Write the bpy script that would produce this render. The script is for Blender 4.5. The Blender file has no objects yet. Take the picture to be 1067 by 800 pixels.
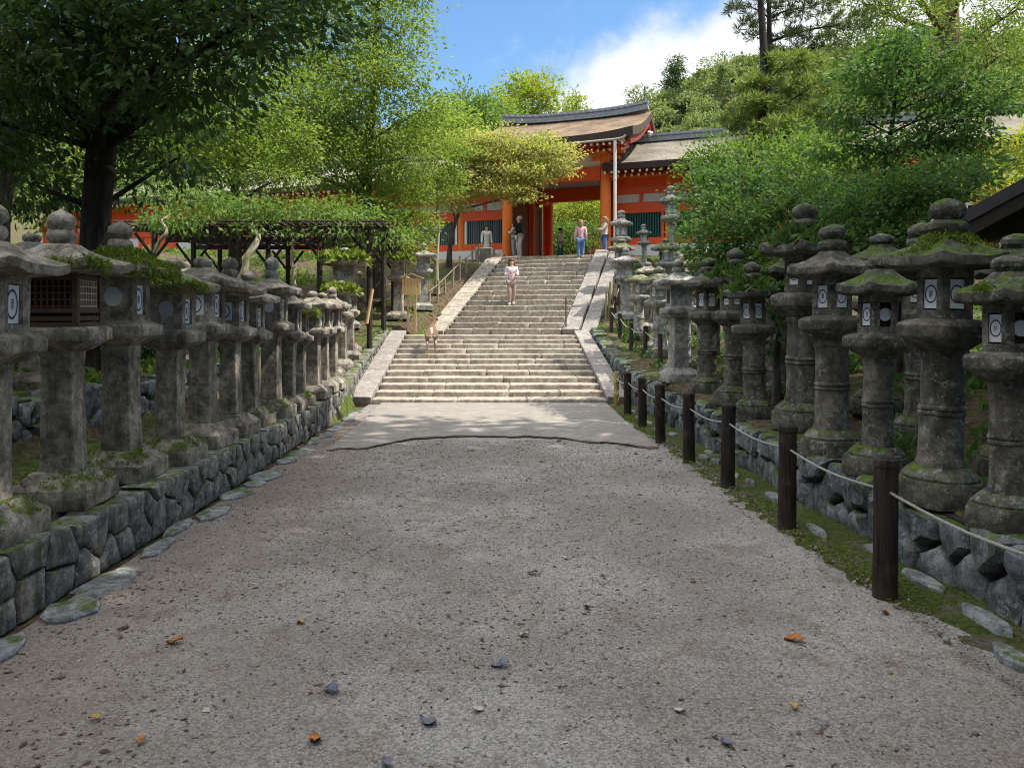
import bpy, math, random
import numpy as np
from mathutils import Vector, Matrix, noise

random.seed(11)
RNG = np.random.default_rng(11)
S = bpy.context.scene
COL = S.collection
R = math.radians
F, CXP, HOR, CAMH = 800.0, 513.0, 338.0, 1.7     # focal length (px of the photo), vanishing point, eye height


def P(px, py, d):
    """point at depth d seen at photo pixel px,py (used to survey positions)"""
    return ((px - CXP) * d / F, d, CAMH + (HOR - py) * d / F)


# ------------------------------------------------------------------ tagging
def tag(o, label=None, cat=None, group=None, kind=None):
    if label: o['label'] = label
    if cat: o['category'] = cat
    if group: o['group'] = group
    if kind: o['kind'] = kind
    return o


def link(name, data, parent=None, loc=None, rz=0.0):
    o = bpy.data.objects.new(name, data)
    COL.objects.link(o)
    if parent is not None: o.parent = parent
    if loc is not None: o.location = loc
    if rz: o.rotation_euler = (0, 0, rz)
    return o


def empty(name, loc, rz=0.0, label=None, cat=None, group=None):
    o = link(name, None, None, loc, rz)
    o.empty_display_size = 0.2
    return tag(o, label, cat, group)


def copy_tree(o, parent=None):
    c = o.copy(); COL.objects.link(c); c.parent = parent
    for ch in list(o.children):
        if ch.parent == o: copy_tree(ch, c)
    return c


# ------------------------------------------------------------------ mesh builder
class MB:
    def __init__(s):
        s.v = []; s.f = []; s.m = []

    def add(s, V, Fs, mi=0):
        b = len(s.v)
        s.v.extend([tuple(map(float, p)) for p in V])
        for f in Fs:
            s.f.append([b + i for i in f]); s.m.append(mi)
        return s

    def box(s, c, size, rz=0.0, mi=0, jit=0.0, rx=0.0):
        hx, hy, hz = size[0] / 2, size[1] / 2, size[2] / 2
        M3 = Matrix.Rotation(rz, 3, 'Z') @ Matrix.Rotation(rx, 3, 'X')
        V = []
        for x, y, z in ((-1, -1, -1), (1, -1, -1), (1, 1, -1), (-1, 1, -1), (-1, -1, 1), (1, -1, 1), (1, 1, 1), (-1, 1, 1)):
            p = Vector((x * hx, y * hy, z * hz))
            if jit: p += Vector((random.uniform(-jit, jit), random.uniform(-jit, jit), random.uniform(-jit, jit)))
            V.append(M3 @ p + Vector(c))
        return s.add(V, [(0, 3, 2, 1), (4, 5, 6, 7), (0, 1, 5, 4), (1, 2, 6, 5), (2, 3, 7, 6), (3, 0, 4, 7)], mi)

    def bb(s, x0, x1, y0, y1, z0, z1, mi=0):
        return s.box(((x0 + x1) / 2, (y0 + y1) / 2, (z0 + z1) / 2), (abs(x1 - x0), abs(y1 - y0), abs(z1 - z0)), 0, mi)

    def bar(s, a, b, w, h, mi=0):
        """square bar from a to b"""
        a = Vector(a); b = Vector(b); d = (b - a).normalized()
        up = Vector((0, 0, 1)) if abs(d.z) < .95 else Vector((0, 1, 0))
        x = d.cross(up).normalized(); y = x.cross(d)
        V = []
        for p in (a, b):
            for i, j in ((-1, -1), (1, -1), (1, 1), (-1, 1)):
                V.append(p + x * (i * w / 2) + y * (j * h / 2))
        return s.add(V, [(0, 1, 2, 3), (7, 6, 5, 4), (0, 4, 5, 1), (1, 5, 6, 2), (2, 6, 7, 3), (3, 7, 4, 0)], mi)

    def loft(s, rings, mi=0, caps=True, closed=True):
        n = len(rings[0]); V = [p for r in rings for p in r]; Fs = []
        for k in range(len(rings) - 1):
            for i in range(n if closed else n - 1):
                j = (i + 1) % n
                Fs.append((k * n + i, k * n + j, (k + 1) * n + j, (k + 1) * n + i))
        if caps:
            V = list(V)
            for k, rev in ((0, True), (len(rings) - 1, False)):
                c = np.mean(np.array([tuple(p) for p in rings[k]]), axis=0); ci = len(V); V.append(tuple(c))
                for i in range(n):
                    j = (i + 1) % n
                    Fs.append((k * n + j, k * n + i, ci) if rev else (k * n + i, k * n + j, ci))
        return s.add(V, Fs, mi)

    def lathe(s, prof, n=20, c=(0, 0, 0), mi=0, sq=1.0):
        rings = []
        for r, z in prof:
            rings.append([(c[0] + r * math.cos(2 * math.pi * i / n), c[1] + sq * r * math.sin(2 * math.pi * i / n), c[2] + z) for i in range(n)])
        return s.loft(rings, mi)

    def tube(s, pts, radii, n=8, mi=0, wob=0.0):
        pts = [Vector(p) for p in pts]
        if not hasattr(radii, '__len__'): radii = [radii] * len(pts)
        rings = []; x = None
        for i, p in enumerate(pts):
            d = (pts[min(i + 1, len(pts) - 1)] - pts[max(i - 1, 0)])
            if d.length < 1e-9: d = Vector((0, 0, 1))
            d.normalize()
            if x is None: x = d.orthogonal().normalized()
            x = (x - d * x.dot(d))
            x = x.normalized() if x.length > 1e-6 else d.orthogonal().normalized()
            y = d.cross(x)
            ring = []
            for k in range(n):
                a = 2 * math.pi * k / n
                r = radii[i] * (1 + (wob * noise.noise(p * 3 + Vector((math.cos(a), math.sin(a), 0))) if wob else 0))
                ring.append(p + x * (r * math.cos(a)) + y * (r * math.sin(a)))
            rings.append(ring)
        return s.loft(rings, mi)

    def rough(s, amp, freq, seed=0.0, start=0):
        o = Vector((seed * 13.1, seed * 7.7, seed * 3.3))
        for i in range(start, len(s.v)):
            p = Vector(s.v[i])
            d = noise.noise_vector(p * freq + o) * amp + noise.noise_vector(p * freq * 3 + o) * amp * .4
            s.v[i] = tuple(p + d)
        return s

    def mesh(s, name, mats, angle=38):
        me = bpy.data.meshes.new(name)
        me.from_pydata(s.v, [], s.f)
        if not isinstance(mats, (list, tuple)): mats = [mats]
        for m in mats: me.materials.append(m)
        if len(mats) > 1: me.polygons.foreach_set('material_index', s.m)
        me.polygons.foreach_set('use_smooth', [True] * len(me.polygons))
        me.update()
        me.set_sharp_from_angle(angle=R(angle))
        return me

    def build(s, name, mats, parent=None, angle=38, loc=None, rz=0.0):
        return link(name, s.mesh(name, mats, angle), parent, loc, rz)


def np_mesh(name, V, Fa, mat, smooth=False):
    V = np.ascontiguousarray(V, dtype=np.float32); Fa = np.ascontiguousarray(Fa, dtype=np.int32)
    me = bpy.data.meshes.new(name); n, k = Fa.shape
    me.vertices.add(len(V)); me.vertices.foreach_set('co', V.ravel())
    me.loops.add(n * k); me.loops.foreach_set('vertex_index', Fa.ravel())
    me.polygons.add(n); me.polygons.foreach_set('loop_start', np.arange(n, dtype=np.int32) * k)
    if smooth: me.polygons.foreach_set('use_smooth', np.ones(n, dtype=bool))
    me.update(calc_edges=True); me.validate()
    for m in (mat if isinstance(mat, (list, tuple)) else [mat]): me.materials.append(m)
    return me


def unit(a):
    return a / np.maximum(np.linalg.norm(a, axis=-1, keepdims=True), 1e-9)


def rdir(n):
    return unit(RNG.normal(size=(n, 3)))


# ------------------------------------------------------------------ materials
class NT:
    def __init__(s, name):
        s.m = bpy.data.materials.new(name); s.m.use_nodes = True
        s.t = s.m.node_tree; s.n = s.t.nodes; s.n.clear()
        s.out = s.n.new('ShaderNodeOutputMaterial')
        s.b = s.n.new('ShaderNodeBsdfPrincipled')
        s.t.links.new(s.b.outputs[0], s.out.inputs[0])
        s.geo = s.n.new('ShaderNodeNewGeometry')

    def set(s, node, key, v):
        if v is None: return
        inp = node.inputs[key]
        if isinstance(v, bpy.types.NodeSocket): s.t.links.new(v, inp)
        elif isinstance(v, tuple) and len(v) == 3 and inp.type == 'RGBA': inp.default_value = (*v, 1)
        else: inp.default_value = v

    def noise(s, scale, detail=4, rough=.55, vec=None, dist=0.0):
        t = s.n.new('ShaderNodeTexNoise')
        t.inputs['Scale'].default_value = scale; t.inputs['Detail'].default_value = detail
        t.inputs['Roughness'].default_value = rough; t.inputs['Distortion'].default_value = dist
        s.t.links.new(vec or s.geo.outputs['Position'], t.inputs['Vector'])
        return t.outputs['Fac']

    def voro(s, scale, feature='F1', vec=None, out='Distance'):
        t = s.n.new('ShaderNodeTexVoronoi'); t.feature = feature
        t.inputs['Scale'].default_value = scale
        s.t.links.new(vec or s.geo.outputs['Position'], t.inputs['Vector'])
        return t.outputs[out]

    def scalevec(s, sc, vec=None):
        t = s.n.new('ShaderNodeVectorMath'); t.operation = 'MULTIPLY'
        s.t.links.new(vec or s.geo.outputs['Position'], t.inputs[0]); t.inputs[1].default_value = sc
        return t.outputs[0]

    def math(s, op, a, b=None, c=None, clamp=False):
        t = s.n.new('ShaderNodeMath'); t.operation = op; t.use_clamp = clamp
        for i, v in enumerate((a, b, c)):
            if v is None: continue
            if isinstance(v, bpy.types.NodeSocket): s.t.links.new(v, t.inputs[i])
            else: t.inputs[i].default_value = v
        return t.outputs[0]

    def step(s, x, a, b):
        t = s.n.new('ShaderNodeMapRange'); t.interpolation_type = 'SMOOTHSTEP'
        s.set(t, 'Value', x); t.inputs['From Min'].default_value = a; t.inputs['From Max'].default_value = b
        return t.outputs[0]

    def mix(s, f, a, b, mode='MIX'):
        t = s.n.new('ShaderNodeMix'); t.data_type = 'RGBA'; t.blend_type = mode
        for i, v in ((0, f), (6, a), (7, b)):
            if isinstance(v, bpy.types.NodeSocket): s.t.links.new(v, t.inputs[i])
            elif isinstance(v, tuple): t.inputs[i].default_value = (*v, 1)
            else: t.inputs[i].default_value = v
        return t.outputs[2]

    def bump(s, h, strength=.4, dist=.02):
        t = s.n.new('ShaderNodeBump'); t.inputs['Strength'].default_value = strength; t.inputs['Distance'].default_value = dist
        s.t.links.new(h, t.inputs['Height']); s.t.links.new(t.outputs[0], s.b.inputs['Normal'])

    def nz(s):
        t = s.n.new('ShaderNodeSeparateXYZ'); s.t.links.new(s.geo.outputs['Normal'], t.inputs[0])
        return t.outputs[2]

    def pos(s, i):
        t = s.n.new('ShaderNodeSeparateXYZ'); s.t.links.new(s.geo.outputs['Position'], t.inputs[0])
        return t.outputs[i]

    def objc(s):
        t = s.n.new('ShaderNodeTexCoord'); return t.outputs['Object']

    def done(s, col, rough=.85, spec=.3):
        s.set(s.b, 'Base Color', col); s.set(s.b, 'Roughness', rough); s.set(s.b, 'Specular IOR Level', spec)
        return s.m


def plain(name, c, rough=.6, var=.15, scale=8.0, spec=.3, metal=0.0, bump=.15):
    t = NT(name)
    f = t.noise(scale, 5, .6)
    col = t.mix(f, tuple(x * (1 - var * 1.6) for x in c), tuple(min(1, x * (1 + var * 1.6)) for x in c))
    t.b.inputs['Metallic'].default_value = metal
    if bump: t.bump(t.noise(scale * 4, 4), bump, .01)
    return t.done(col, rough, spec)


def stone(name, a, b, lichen=(.42, .42, .38), lich=.5, moss=.0, grain=1.0, bump=.5, stain=None, con=.75, mossc=((.035, .065, .008), (.12, .17, .02))):
    """weathered granite: large tone patches, speckle, pale lichen blots, moss that grows on what faces up"""
    t = NT(name)
    big = t.noise(2.6, 5, .62); mid = t.noise(11, 6, .65); fine = t.noise(95 * grain, 3, .7)
    col = t.mix(t.step(big, .3, .7), a, b)
    col = t.mix(con, col, t.mix(t.step(mid, .33, .68), (.36, .35, .33), (1.55, 1.53, 1.48)), 'MULTIPLY')
    col = t.mix(.55, col, t.mix(t.step(fine, .32, .68), (.5, .5, .5), (1.5, 1.5, 1.5)), 'MULTIPLY')
    if lich:
        l = t.math('MULTIPLY', t.step(t.noise(21, 7, .75), .54, .60), t.step(t.noise(3.1, 3), .38, .55))
        col = t.mix(t.math('MULTIPLY', l, lich), col, lichen)
    if stain:
        st = t.step(t.noise(5, 5, .6, t.scalevec((1.6, 1.6, .35))), .5, .66)
        col = t.mix(t.math('MULTIPLY', st, .6), col, stain)
    if moss > 0:
        up = t.math('ADD', t.nz(), t.math('MULTIPLY', t.math('SUBTRACT', t.noise(6, 6, .65), .5), 2.6))
        mk = t.step(up, 1.25 - moss, 1.6 - moss)
        mcol = t.mix(t.step(t.noise(28, 5, .7), .35, .7), mossc[0], mossc[1])
        col = t.mix(t.math('MULTIPLY', mk, .92), col, mcol)
    h = t.math('ADD', t.math('MULTIPLY', mid, .6), t.math('MULTIPLY', fine, .35))
    t.bump(h, bump, .03)
    return t.done(col, .92, .2)


def leafmat(name, c1, c2, c3, trans=.35, rough=.6, patch=.35):
    t = NT(name)
    rnd = t.geo.outputs['Random Per Island']
    col = t.mix(t.step(rnd, .0, .75), c1, c2)
    col = t.mix(t.step(rnd, .78, 1.0), col, c3)
    pn = t.noise(.7 / max(patch, .01) * .35, 3)
    col = t.mix(t.math('MULTIPLY', t.step(pn, .35, .7), .45), col, t.mix(.5, c2, c3))
    t.set(t.b, 'Base Color', col); t.b.inputs['Roughness'].default_value = rough
    t.b.inputs['Specular IOR Level'].default_value = .22
    tr = t.n.new('ShaderNodeBsdfTranslucent')
    t.set(tr, 'Color', t.mix(1.0, col, (1.25, 1.35, .7), 'MULTIPLY'))
    mx = t.n.new('ShaderNodeMixShader'); mx.inputs[0].default_value = trans
    t.t.links.new(t.b.outputs[0], mx.inputs[1]); t.t.links.new(tr.outputs[0], mx.inputs[2])
    t.t.links.new(mx.outputs[0], t.out.inputs[0])
    return t.m


def bark(name, a, b, moss=.0):
    t = NT(name)
    v = t.scalevec((9, 9, 1.6))
    n1 = t.noise(1.0, 6, .7, v); n2 = t.noise(3, 4)
    col = t.mix(t.step(n1, .35, .65), a, b)
    if moss: col = t.mix(t.math('MULTIPLY', t.step(n2, .5, .65), moss), col, (.07, .1, .03))
    t.bump(n1, .8, .05)
    return t.done(col, .95, .1)


# ------------------------------------------------------------------ foliage
def leafset(pos, axis, nrm, L, W, fold=.22, droop=.12):
    axis = unit(axis); side = unit(np.cross(nrm, axis)); n2 = np.cross(axis, side)
    L = L[:, None]; W = W[:, None]
    V = np.empty((len(pos), 4, 3))
    V[:, 0] = pos
    mid = pos + axis * L * .45 + n2 * W * fold
    V[:, 1] = mid + side * W * .5
    V[:, 2] = pos + axis * L - n2 * L * droop
    V[:, 3] = mid - side * W * .5
    return V


def leaf_mesh(name, Vs, mat):
    k = Vs[0].shape[-2]
    V = np.concatenate([v.reshape(-1, k, 3) for v in Vs])
    return np_mesh(name, V.reshape(-1, 3), np.arange(len(V) * k).reshape(-1, k), mat)


def leafset6(pos, axis, nrm, L, W, fold=.1, droop=.16):
    """longer pointed leaf with six outline points"""
    axis = unit(axis); side = unit(np.cross(nrm, axis)); n2 = np.cross(axis, side)
    L = L[:, None]; W = W[:, None]; V = np.empty((len(pos), 6, 3))
    V[:, 0] = pos
    for a, b, t, w in ((1, 5, .28, .46), (2, 4, .66, .38)):
        m = pos + axis * L * t - n2 * L * droop * t * t + n2 * W * fold
        V[:, a] = m + side * W * w; V[:, b] = m - side * W * w
    V[:, 3] = pos + axis * L - n2 * L * droop
    return V


def spray(clumps, leaf, n_twig, per, spread, flat=.5, aspect=.5, shell=.55, up=.9, droop=.12, hang=0.0, fine=False):
    """leaves for a list of clumps (cx,cy,cz,rx,ry,rz[,w]); returns leaf quads and twig end points per clump"""
    out = []; twigs = []
    for c in clumps:
        cx = np.array(c[:3]); r = np.array(c[3:6]); w = c[6] if len(c) > 6 else 1.0
        nt = max(3, int(n_twig * w * (r[0] * r[1] * r[2]) ** (1 / 1.5)))
        d = rdir(nt); rad = RNG.random(nt) ** (1 / (2 + 4 * shell))
        lump = 1 + .28 * np.sin(d[:, 0] * 3.1 + cx[0]) * np.cos(d[:, 1] * 4.3 + cx[2]) + .15 * RNG.normal(size=nt)
        tw = cx + d * (rad * lump)[:, None] * r
        twigs.append(tw)
        m = nt * per
        base = np.repeat(tw, per, axis=0); od = np.repeat(d, per, axis=0)
        off = RNG.normal(size=(m, 3)) * spread * np.array([1, 1, flat])
        pos = base + off
        ax = od * .7 + unit(off + 1e-6) * .6 + RNG.normal(size=(m, 3)) * .35
        ax[:, 2] -= hang
        nr = np.array([0, -.15, up * .55]) + RNG.normal(size=(m, 3)) * .7 + od * .3
        L = leaf * RNG.uniform(.6, 1.3, m)
        out.append((leafset6 if fine else leafset)(pos, ax, nr, L, L * aspect, droop=droop))
    return out, twigs


def needles(clumps, leaf, n_tuft, per, flat=.6, width=.09, shell=.5):
    """pine pads: tufts of long thin needles that fan out and up"""
    out = []; twigs = []
    for c in clumps:
        cx = np.array(c[:3]); r = np.array(c[3:6]); w = c[6] if len(c) > 6 else 1.0
        nt = max(3, int(n_tuft * w * (r[0] * r[1] * r[2]) ** (1 / 1.5)))
        d = rdir(nt); rad = RNG.random(nt) ** (1 / (2 + 4 * shell))
        tw = cx + d * (rad * (1 + .2 * RNG.normal(size=nt)))[:, None] * r
        twigs.append(tw); m = nt * per
        base = np.repeat(tw, per, axis=0); od = np.repeat(d, per, axis=0)
        ax = rdir(m) * .8 + od * .4 + np.array([0, 0, .45])
        nr = rdir(m)
        L = leaf * RNG.uniform(.6, 1.2, m)
        out.append(leafset(base + rdir(m) * leaf * .15, ax, nr, L, L * width * RNG.uniform(.7, 1.5, m), fold=0))
    return out, twigs


def curve_pts(a, b, n=6, sag=.0, wob=.1):
    a = Vector(a); b = Vector(b); L = (b - a).length
    o = Vector((random.uniform(-1, 1), random.uniform(-1, 1), random.uniform(-.4, .4))) * wob * L
    pts = []
    for i in range(n + 1):
        t = i / n; p = a.lerp(b, t)
        p = p + o * math.sin(math.pi * t) + Vector((0, 0, sag * L * math.sin(math.pi * t)))
        pts.append(p)
    return pts


def make_tree(name, label, trunk, tr, clumps, lmat, bmat, leaf=.12, n_twig=60, per=14, spread=.16, group=None,
              kind='leaf', cat='tree', limb=.35, twig_every=7, seg=10, vines=None, limbs=True, **kw):
    """trunk: list of points (base first); tr: (base radius, top radius); clumps of foliage carried by limbs"""
    base = Vector(trunk[0])
    root = empty(name, base, 0, label, cat, group)
    def loc(p): return Vector(p) - base
    mb = MB()
    pts = []
    for i in range(len(trunk) - 1):
        c = curve_pts(trunk[i], trunk[i + 1], 4, 0, .025)
        pts += c if i == 0 else c[1:]
    n = len(pts)
    rad = [tr[0] + (tr[1] - tr[0]) * (i / (n - 1)) for i in range(n)]
    rad[0] *= 1.45
    if n > 4: rad[1] *= 1.12
    mb.tube([loc(p) for p in pts], rad, seg, 0, .25)
    if kind == 'leaf': out, twigs = spray(clumps, leaf, n_twig, per, spread, **kw)
    else: out, twigs = needles(clumps, leaf, n_twig, per, **kw)
    for c, tw in zip(clumps, twigs):
        if not limbs: continue
        cc = Vector(c[:3])
        cand = [p for p in pts if p.z < cc.z - .1 * (cc - p).length] or [pts[0]]
        at = min(cand, key=lambda p: (p - cc).length + .0)
        k = pts.index(at)
        r0 = min(rad[k] * .6, limb * (.05 + .035 * (cc - at).length))
        lp = curve_pts(at, cc, 6, .04, .10)
        mb.tube([loc(p) for p in lp], [r0 + (r0 * .35 - r0) * i / 6 for i in range(7)], 6)
        for j in range(0, len(tw), twig_every):
            q = Vector(tw[j]); s_ = lp[random.choice((3, 4, 5, 6))]
            t3 = curve_pts(s_, q, 3, .05, .12)
            rr = max(.006, r0 * .22)
            mb.tube([loc(p) for p in t3], [rr, rr * .8, rr * .6, rr * .3], 4)
    mb.build('trunk', bmat, root, 60)
    b = np.array(base)
    link('crown', leaf_mesh('crown', [v - b for v in out], lmat), root)
    return root
# ================================================================== render settings, camera, light
S.render.engine = 'CYCLES'
S.view_settings.view_transform = 'Standard'; S.view_settings.look = 'None'
S.view_settings.gamma = 1.0; S.view_settings.use_curve_mapping = False
S.view_settings.exposure = 1.42
S.cycles.use_denoising = True
try:
    S.cycles.denoiser = 'OPENIMAGEDENOISE'; S.cycles.denoising_input_passes = 'RGB_ALBEDO_NORMAL'; S.cycles.denoising_prefilter = 'NONE'
except Exception: pass
S.cycles.max_bounces = 6; S.cycles.diffuse_bounces = 3; S.cycles.glossy_bounces = 2
S.cycles.transmission_bounces = 3; S.cycles.transparent_max_bounces = 6
S.cycles.caustics_reflective = False; S.cycles.caustics_refractive = False
S.cycles.sample_clamp_indirect = 6.0
S.cycles.filter_width = 1.05
S.render.resolution_x = 1024; S.render.resolution_y = 767

cd = bpy.data.cameras.new('camera'); cam = bpy.data.objects.new('camera', cd); COL.objects.link(cam)
cam.location = (0, 0, CAMH); cam.rotation_euler = (R(90), 0, 0)
cd.sensor_width = 36; cd.lens = 36 * F / 1067
cd.shift_x = (533.5 - CXP) / 1067; cd.shift_y = -(400 - HOR) / 1067
cd.clip_start = .05; cd.clip_end = 3000
S.camera = cam

SUN_EL, SUN_AZ = R(56), R(-9)         # azimuth from +X (right) towards -Y (behind the viewer)
sdir = Vector((math.cos(SUN_EL) * math.cos(SUN_AZ), math.cos(SUN_EL) * math.sin(SUN_AZ), math.sin(SUN_EL)))
sl = bpy.data.lights.new('sun', 'SUN'); sl.energy = 3.0; sl.angle = R(.53); sl.color = (1, .93, .82)
so = bpy.data.objects.new('sun', sl); COL.objects.link(so)
so.rotation_euler = sdir.to_track_quat('Z', 'Y').to_euler(); so.location = sdir * 60

W = bpy.data.worlds.new('World'); S.world = W; W.use_nodes = True
wt = W.node_tree; wt.nodes.clear()
def wn(t): return wt.nodes.new(t)
def wl(a, b): wt.links.new(a, b)
wo = wn('ShaderNodeOutputWorld'); bg = wn('ShaderNodeBackground'); sky = wn('ShaderNodeTexSky')
sky.sky_type = 'NISHITA'; sky.sun_disc = False; sky.sun_elevation = SUN_EL
sky.sun_rotation = math.atan2(sdir.x, sdir.y)
sky.air_density = 1.2; sky.dust_density = .3; sky.ozone_density = 4.0
bg.inputs['Strength'].default_value = .078
hs = wn('ShaderNodeHueSaturation'); hs.inputs['Saturation'].default_value = 1.12; wl(sky.outputs[0], hs.inputs['Color'])
wl(hs.outputs[0], bg.inputs['Color'])
tc = wn('ShaderNodeTexCoord'); sp = wn('ShaderNodeSeparateXYZ'); wl(tc.outputs['Generated'], sp.inputs[0])
def wm(op, a, b=None, clamp=False):
    t = wn('ShaderNodeMath'); t.operation = op; t.use_clamp = clamp
    for i, v in enumerate((a, b)):
        if v is None: continue
        if isinstance(v, bpy.types.NodeSocket): wl(v, t.inputs[i])
        else: t.inputs[i].default_value = v
    return t.outputs[0]
def wstep(x, a, b):
    t = wn('ShaderNodeMapRange'); t.interpolation_type = 'SMOOTHSTEP'; wl(x, t.inputs['Value'])
    t.inputs['From Min'].default_value = a; t.inputs['From Max'].default_value = b; return t.outputs[0]
def wnoise(s, d, r=.55):
    t = wn('ShaderNodeTexNoise'); t.inputs['Scale'].default_value = s; t.inputs['Detail'].default_value = d
    t.inputs['Roughness'].default_value = r; wl(tc.outputs['Generated'], t.inputs['Vector']); return t.outputs['Fac']
yy = wm('MAXIMUM', sp.outputs[1], .08)
uu = wm('DIVIDE', sp.outputs[0], yy); ww = wm('DIVIDE', sp.outputs[2], yy)
band = wm('SUBTRACT', wm('SUBTRACT', uu, wm('MULTIPLY', wm('SUBTRACT', ww, .2975), 1.8)), .075)
band = wm('ADD', band, wm('MULTIPLY', wm('SUBTRACT', wnoise(7, 7, .6), .5), .42))
m1 = wstep(band, -.10, .07)
m1 = wm('MULTIPLY', m1, wstep(sp.outputs[1], .0, .25))
m2 = wm('MULTIPLY', wstep(wnoise(2.2, 6, .6), .30, .55), wstep(sp.outputs[2], .45, .62))   # bright cloud added overhead, out of view, as fill for the shaded path
m3 = wm('MULTIPLY', wstep(wnoise(4.5, 6, .65), .55, .75), .4)
mm = wm('MAXIMUM', m1, m3)
bc = wn('ShaderNodeBackground'); bc.inputs['Color'].default_value = (.93, .96, 1, 1); bc.inputs['Strength'].default_value = .42
mxs = wn('ShaderNodeMixShader'); wl(mm, mxs.inputs[0]); wl(bg.outputs[0], mxs.inputs[1]); wl(bc.outputs[0], mxs.inputs[2])
bc2 = wn('ShaderNodeBackground'); bc2.inputs['Color'].default_value = (.98, .99, 1, 1); bc2.inputs['Strength'].default_value = 1.05
mx2 = wn('ShaderNodeMixShader'); wl(m2, mx2.inputs[0]); wl(mxs.outputs[0], mx2.inputs[1]); wl(bc2.outputs[0], mx2.inputs[2])
wl(mx2.outputs[0], wo.inputs[0])

# ================================================================== materials of the setting
def ground_mat():
    t = NT('bank_soil')
    n1 = t.noise(1.3, 6, .6); n2 = t.noise(9, 6, .7); n3 = t.noise(60, 3, .7)
    col = t.mix(t.step(n2, .35, .65), (.05, .038, .026), (.14, .105, .07))
    col = t.mix(t.step(n1, .47, .6), col, t.mix(t.step(n2, .4, .6), (.04, .065, .015), (.1, .13, .03)))
    col = t.mix(.6, col, t.mix(t.step(n3, .3, .7), (.5, .5, .5), (1.5, 1.5, 1.5)), 'MULTIPLY')
    t.bump(t.math('ADD', n2, t.math('MULTIPLY', n3, .4)), .8, .06)
    return t.done(col, .95, .1)

def gravel_mat():
    t = NT('gravel')
    n1 = t.noise(.55, 4, .6); n2 = t.noise(3.2, 7, .7); n3 = t.noise(38, 5, .75); v = t.voro(85, out='Color')
    vd = t.voro(85); v2 = t.voro(210, out='Color')
    col = t.mix(t.step(n1, .38, .62), (.205, .19, .175), (.285, .27, .255))
    col = t.mix(t.step(n2, .5, .68), col, (.19, .16, .14))
    sx = t.n.new('ShaderNodeSeparateColor'); t.t.links.new(v, sx.inputs[0])
    col = t.mix(.85, col, t.mix(t.step(sx.outputs[0], .0, 1.0), (.68, .68, .69), (1.34, 1.33, 1.29)), 'MULTIPLY')
    sx2 = t.n.new('ShaderNodeSeparateColor'); t.t.links.new(v2, sx2.inputs[0])
    col = t.mix(.55, col, t.mix(sx2.outputs[1], (.6, .58, .57), (1.38, 1.38, 1.38)), 'MULTIPLY')
    dk = t.math('MULTIPLY', t.step(n3, .62, .7), t.step(n2, .35, .65))
    col = t.mix(t.math('MULTIPLY', dk, .7), col, (.05, .042, .04))
    # brown leaf crumbs gathered at the left side, moss creeping in at the right edge
    lft = t.math('MULTIPLY', t.step(t.math('ADD', t.pos(0), t.math('MULTIPLY', n2, 1.6)), .2, -1.6), .42)
    col = t.mix(lft, col, t.mix(n3, (.09, .06, .045), (.26, .19, .14)))
    h = t.math('ADD', t.math('MULTIPLY', vd, -.6), t.math('ADD', t.math('MULTIPLY', n3, .8), n2))
    t.bump(h, .5, .015)
    return t.done(col, .93, .15)

M_SOIL = ground_mat(); M_GRAVEL = gravel_mat()
M_STEP = stone('step_stone', (.29, .255, .215), (.40, .36, .305), (.5, .47, .42), .3, .0, 1, .4, (.17, .14, .11), .4)
M_KERB = stone('kerb_stone', (.21, .195, .185), (.29, .27, .255), (.36, .345, .33), .25, .0, 1, .25, (.16, .14, .12), .4)
M_WALL = stone('wall_stone', (.10, .10, .10), (.235, .228, .215), (.40, .42, .41), .7, .42, 1, .7, (.045, .06, .018), .75)
M_WALLM = stone('mossy_wall_stone', (.09, .1, .115), (.2, .21, .22), (.36, .39, .4), .7, .5, 1, .8, (.035, .05, .014), .8)
M_MORTAR = plain('dark_joint', (.03, .028, .024), .95, .3, 20)
M_APRON = stone('apron_paving', (.20, .185, .168), (.26, .243, .225), (.33, .31, .29), .1, .0, 2.5, .08, (.2, .175, .15), .16)
M_FLAT = stone('flat_stone', (.14, .155, .165), (.26, .27, .275), (.4, .42, .4), .4, .25, 1, .4)
def moss_mat():
    t = NT('moss_turf'); n1 = t.noise(2.6, 6, .7); n2 = t.noise(30, 5, .7); n3 = t.noise(9, 4, .6)
    g = t.mix(t.step(n2, .35, .65), (.038, .05, .014), (.10, .12, .03)); e = t.mix(n2, (.07, .055, .045), (.2, .175, .15))
    edge = t.step(t.math('ADD', t.pos(0), t.math('MULTIPLY', n3, .5)), 2.35, 2.55)
    col = t.mix(t.math('MULTIPLY', t.step(n1, .34, .5), edge), e, g)
    t.bump(t.math('ADD', n2, n3), .9, .03); return t.done(col, .95, .1)
M_MOSS = moss_mat()

# ================================================================== terrain
YB = [-400, 0, 8, 12, 16, 20, 23, 26, 29, 32, 36, 60, 900]
ZL = [.42, .42, .42, .42, .52, 1.05, 1.55, 2.35, 3.5, 4.40, 4.45, 4.45, 4.45]
ZR = [.42, .42, .50, .66, .70, 1.05, 1.55, 2.35, 3.5, 4.40, 4.45, 4.45, 4.45]

def sst(a, b, x):
    t = np.clip((x - a) / (b - a), 0, 1); return t * t * (3 - 2 * t)

def vn(x, y, s):
    return (np.sin(x * s + 1.3 * np.sin(y * s * .7)) + np.sin(y * s * 1.17 + 1.7 * np.sin(x * s * .6 + 2))) * .5

def ramp_z(y):
    return np.interp(y, [16.3, 22.9, 23.7, 31.4], [0, 1.385, 1.385, 4.45])

def centre_x(y):
    return np.where(y < 23.2, -.03, np.interp(y, [23.2, 23.7, 31.4], [.1, .3, 2.36]))

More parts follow.
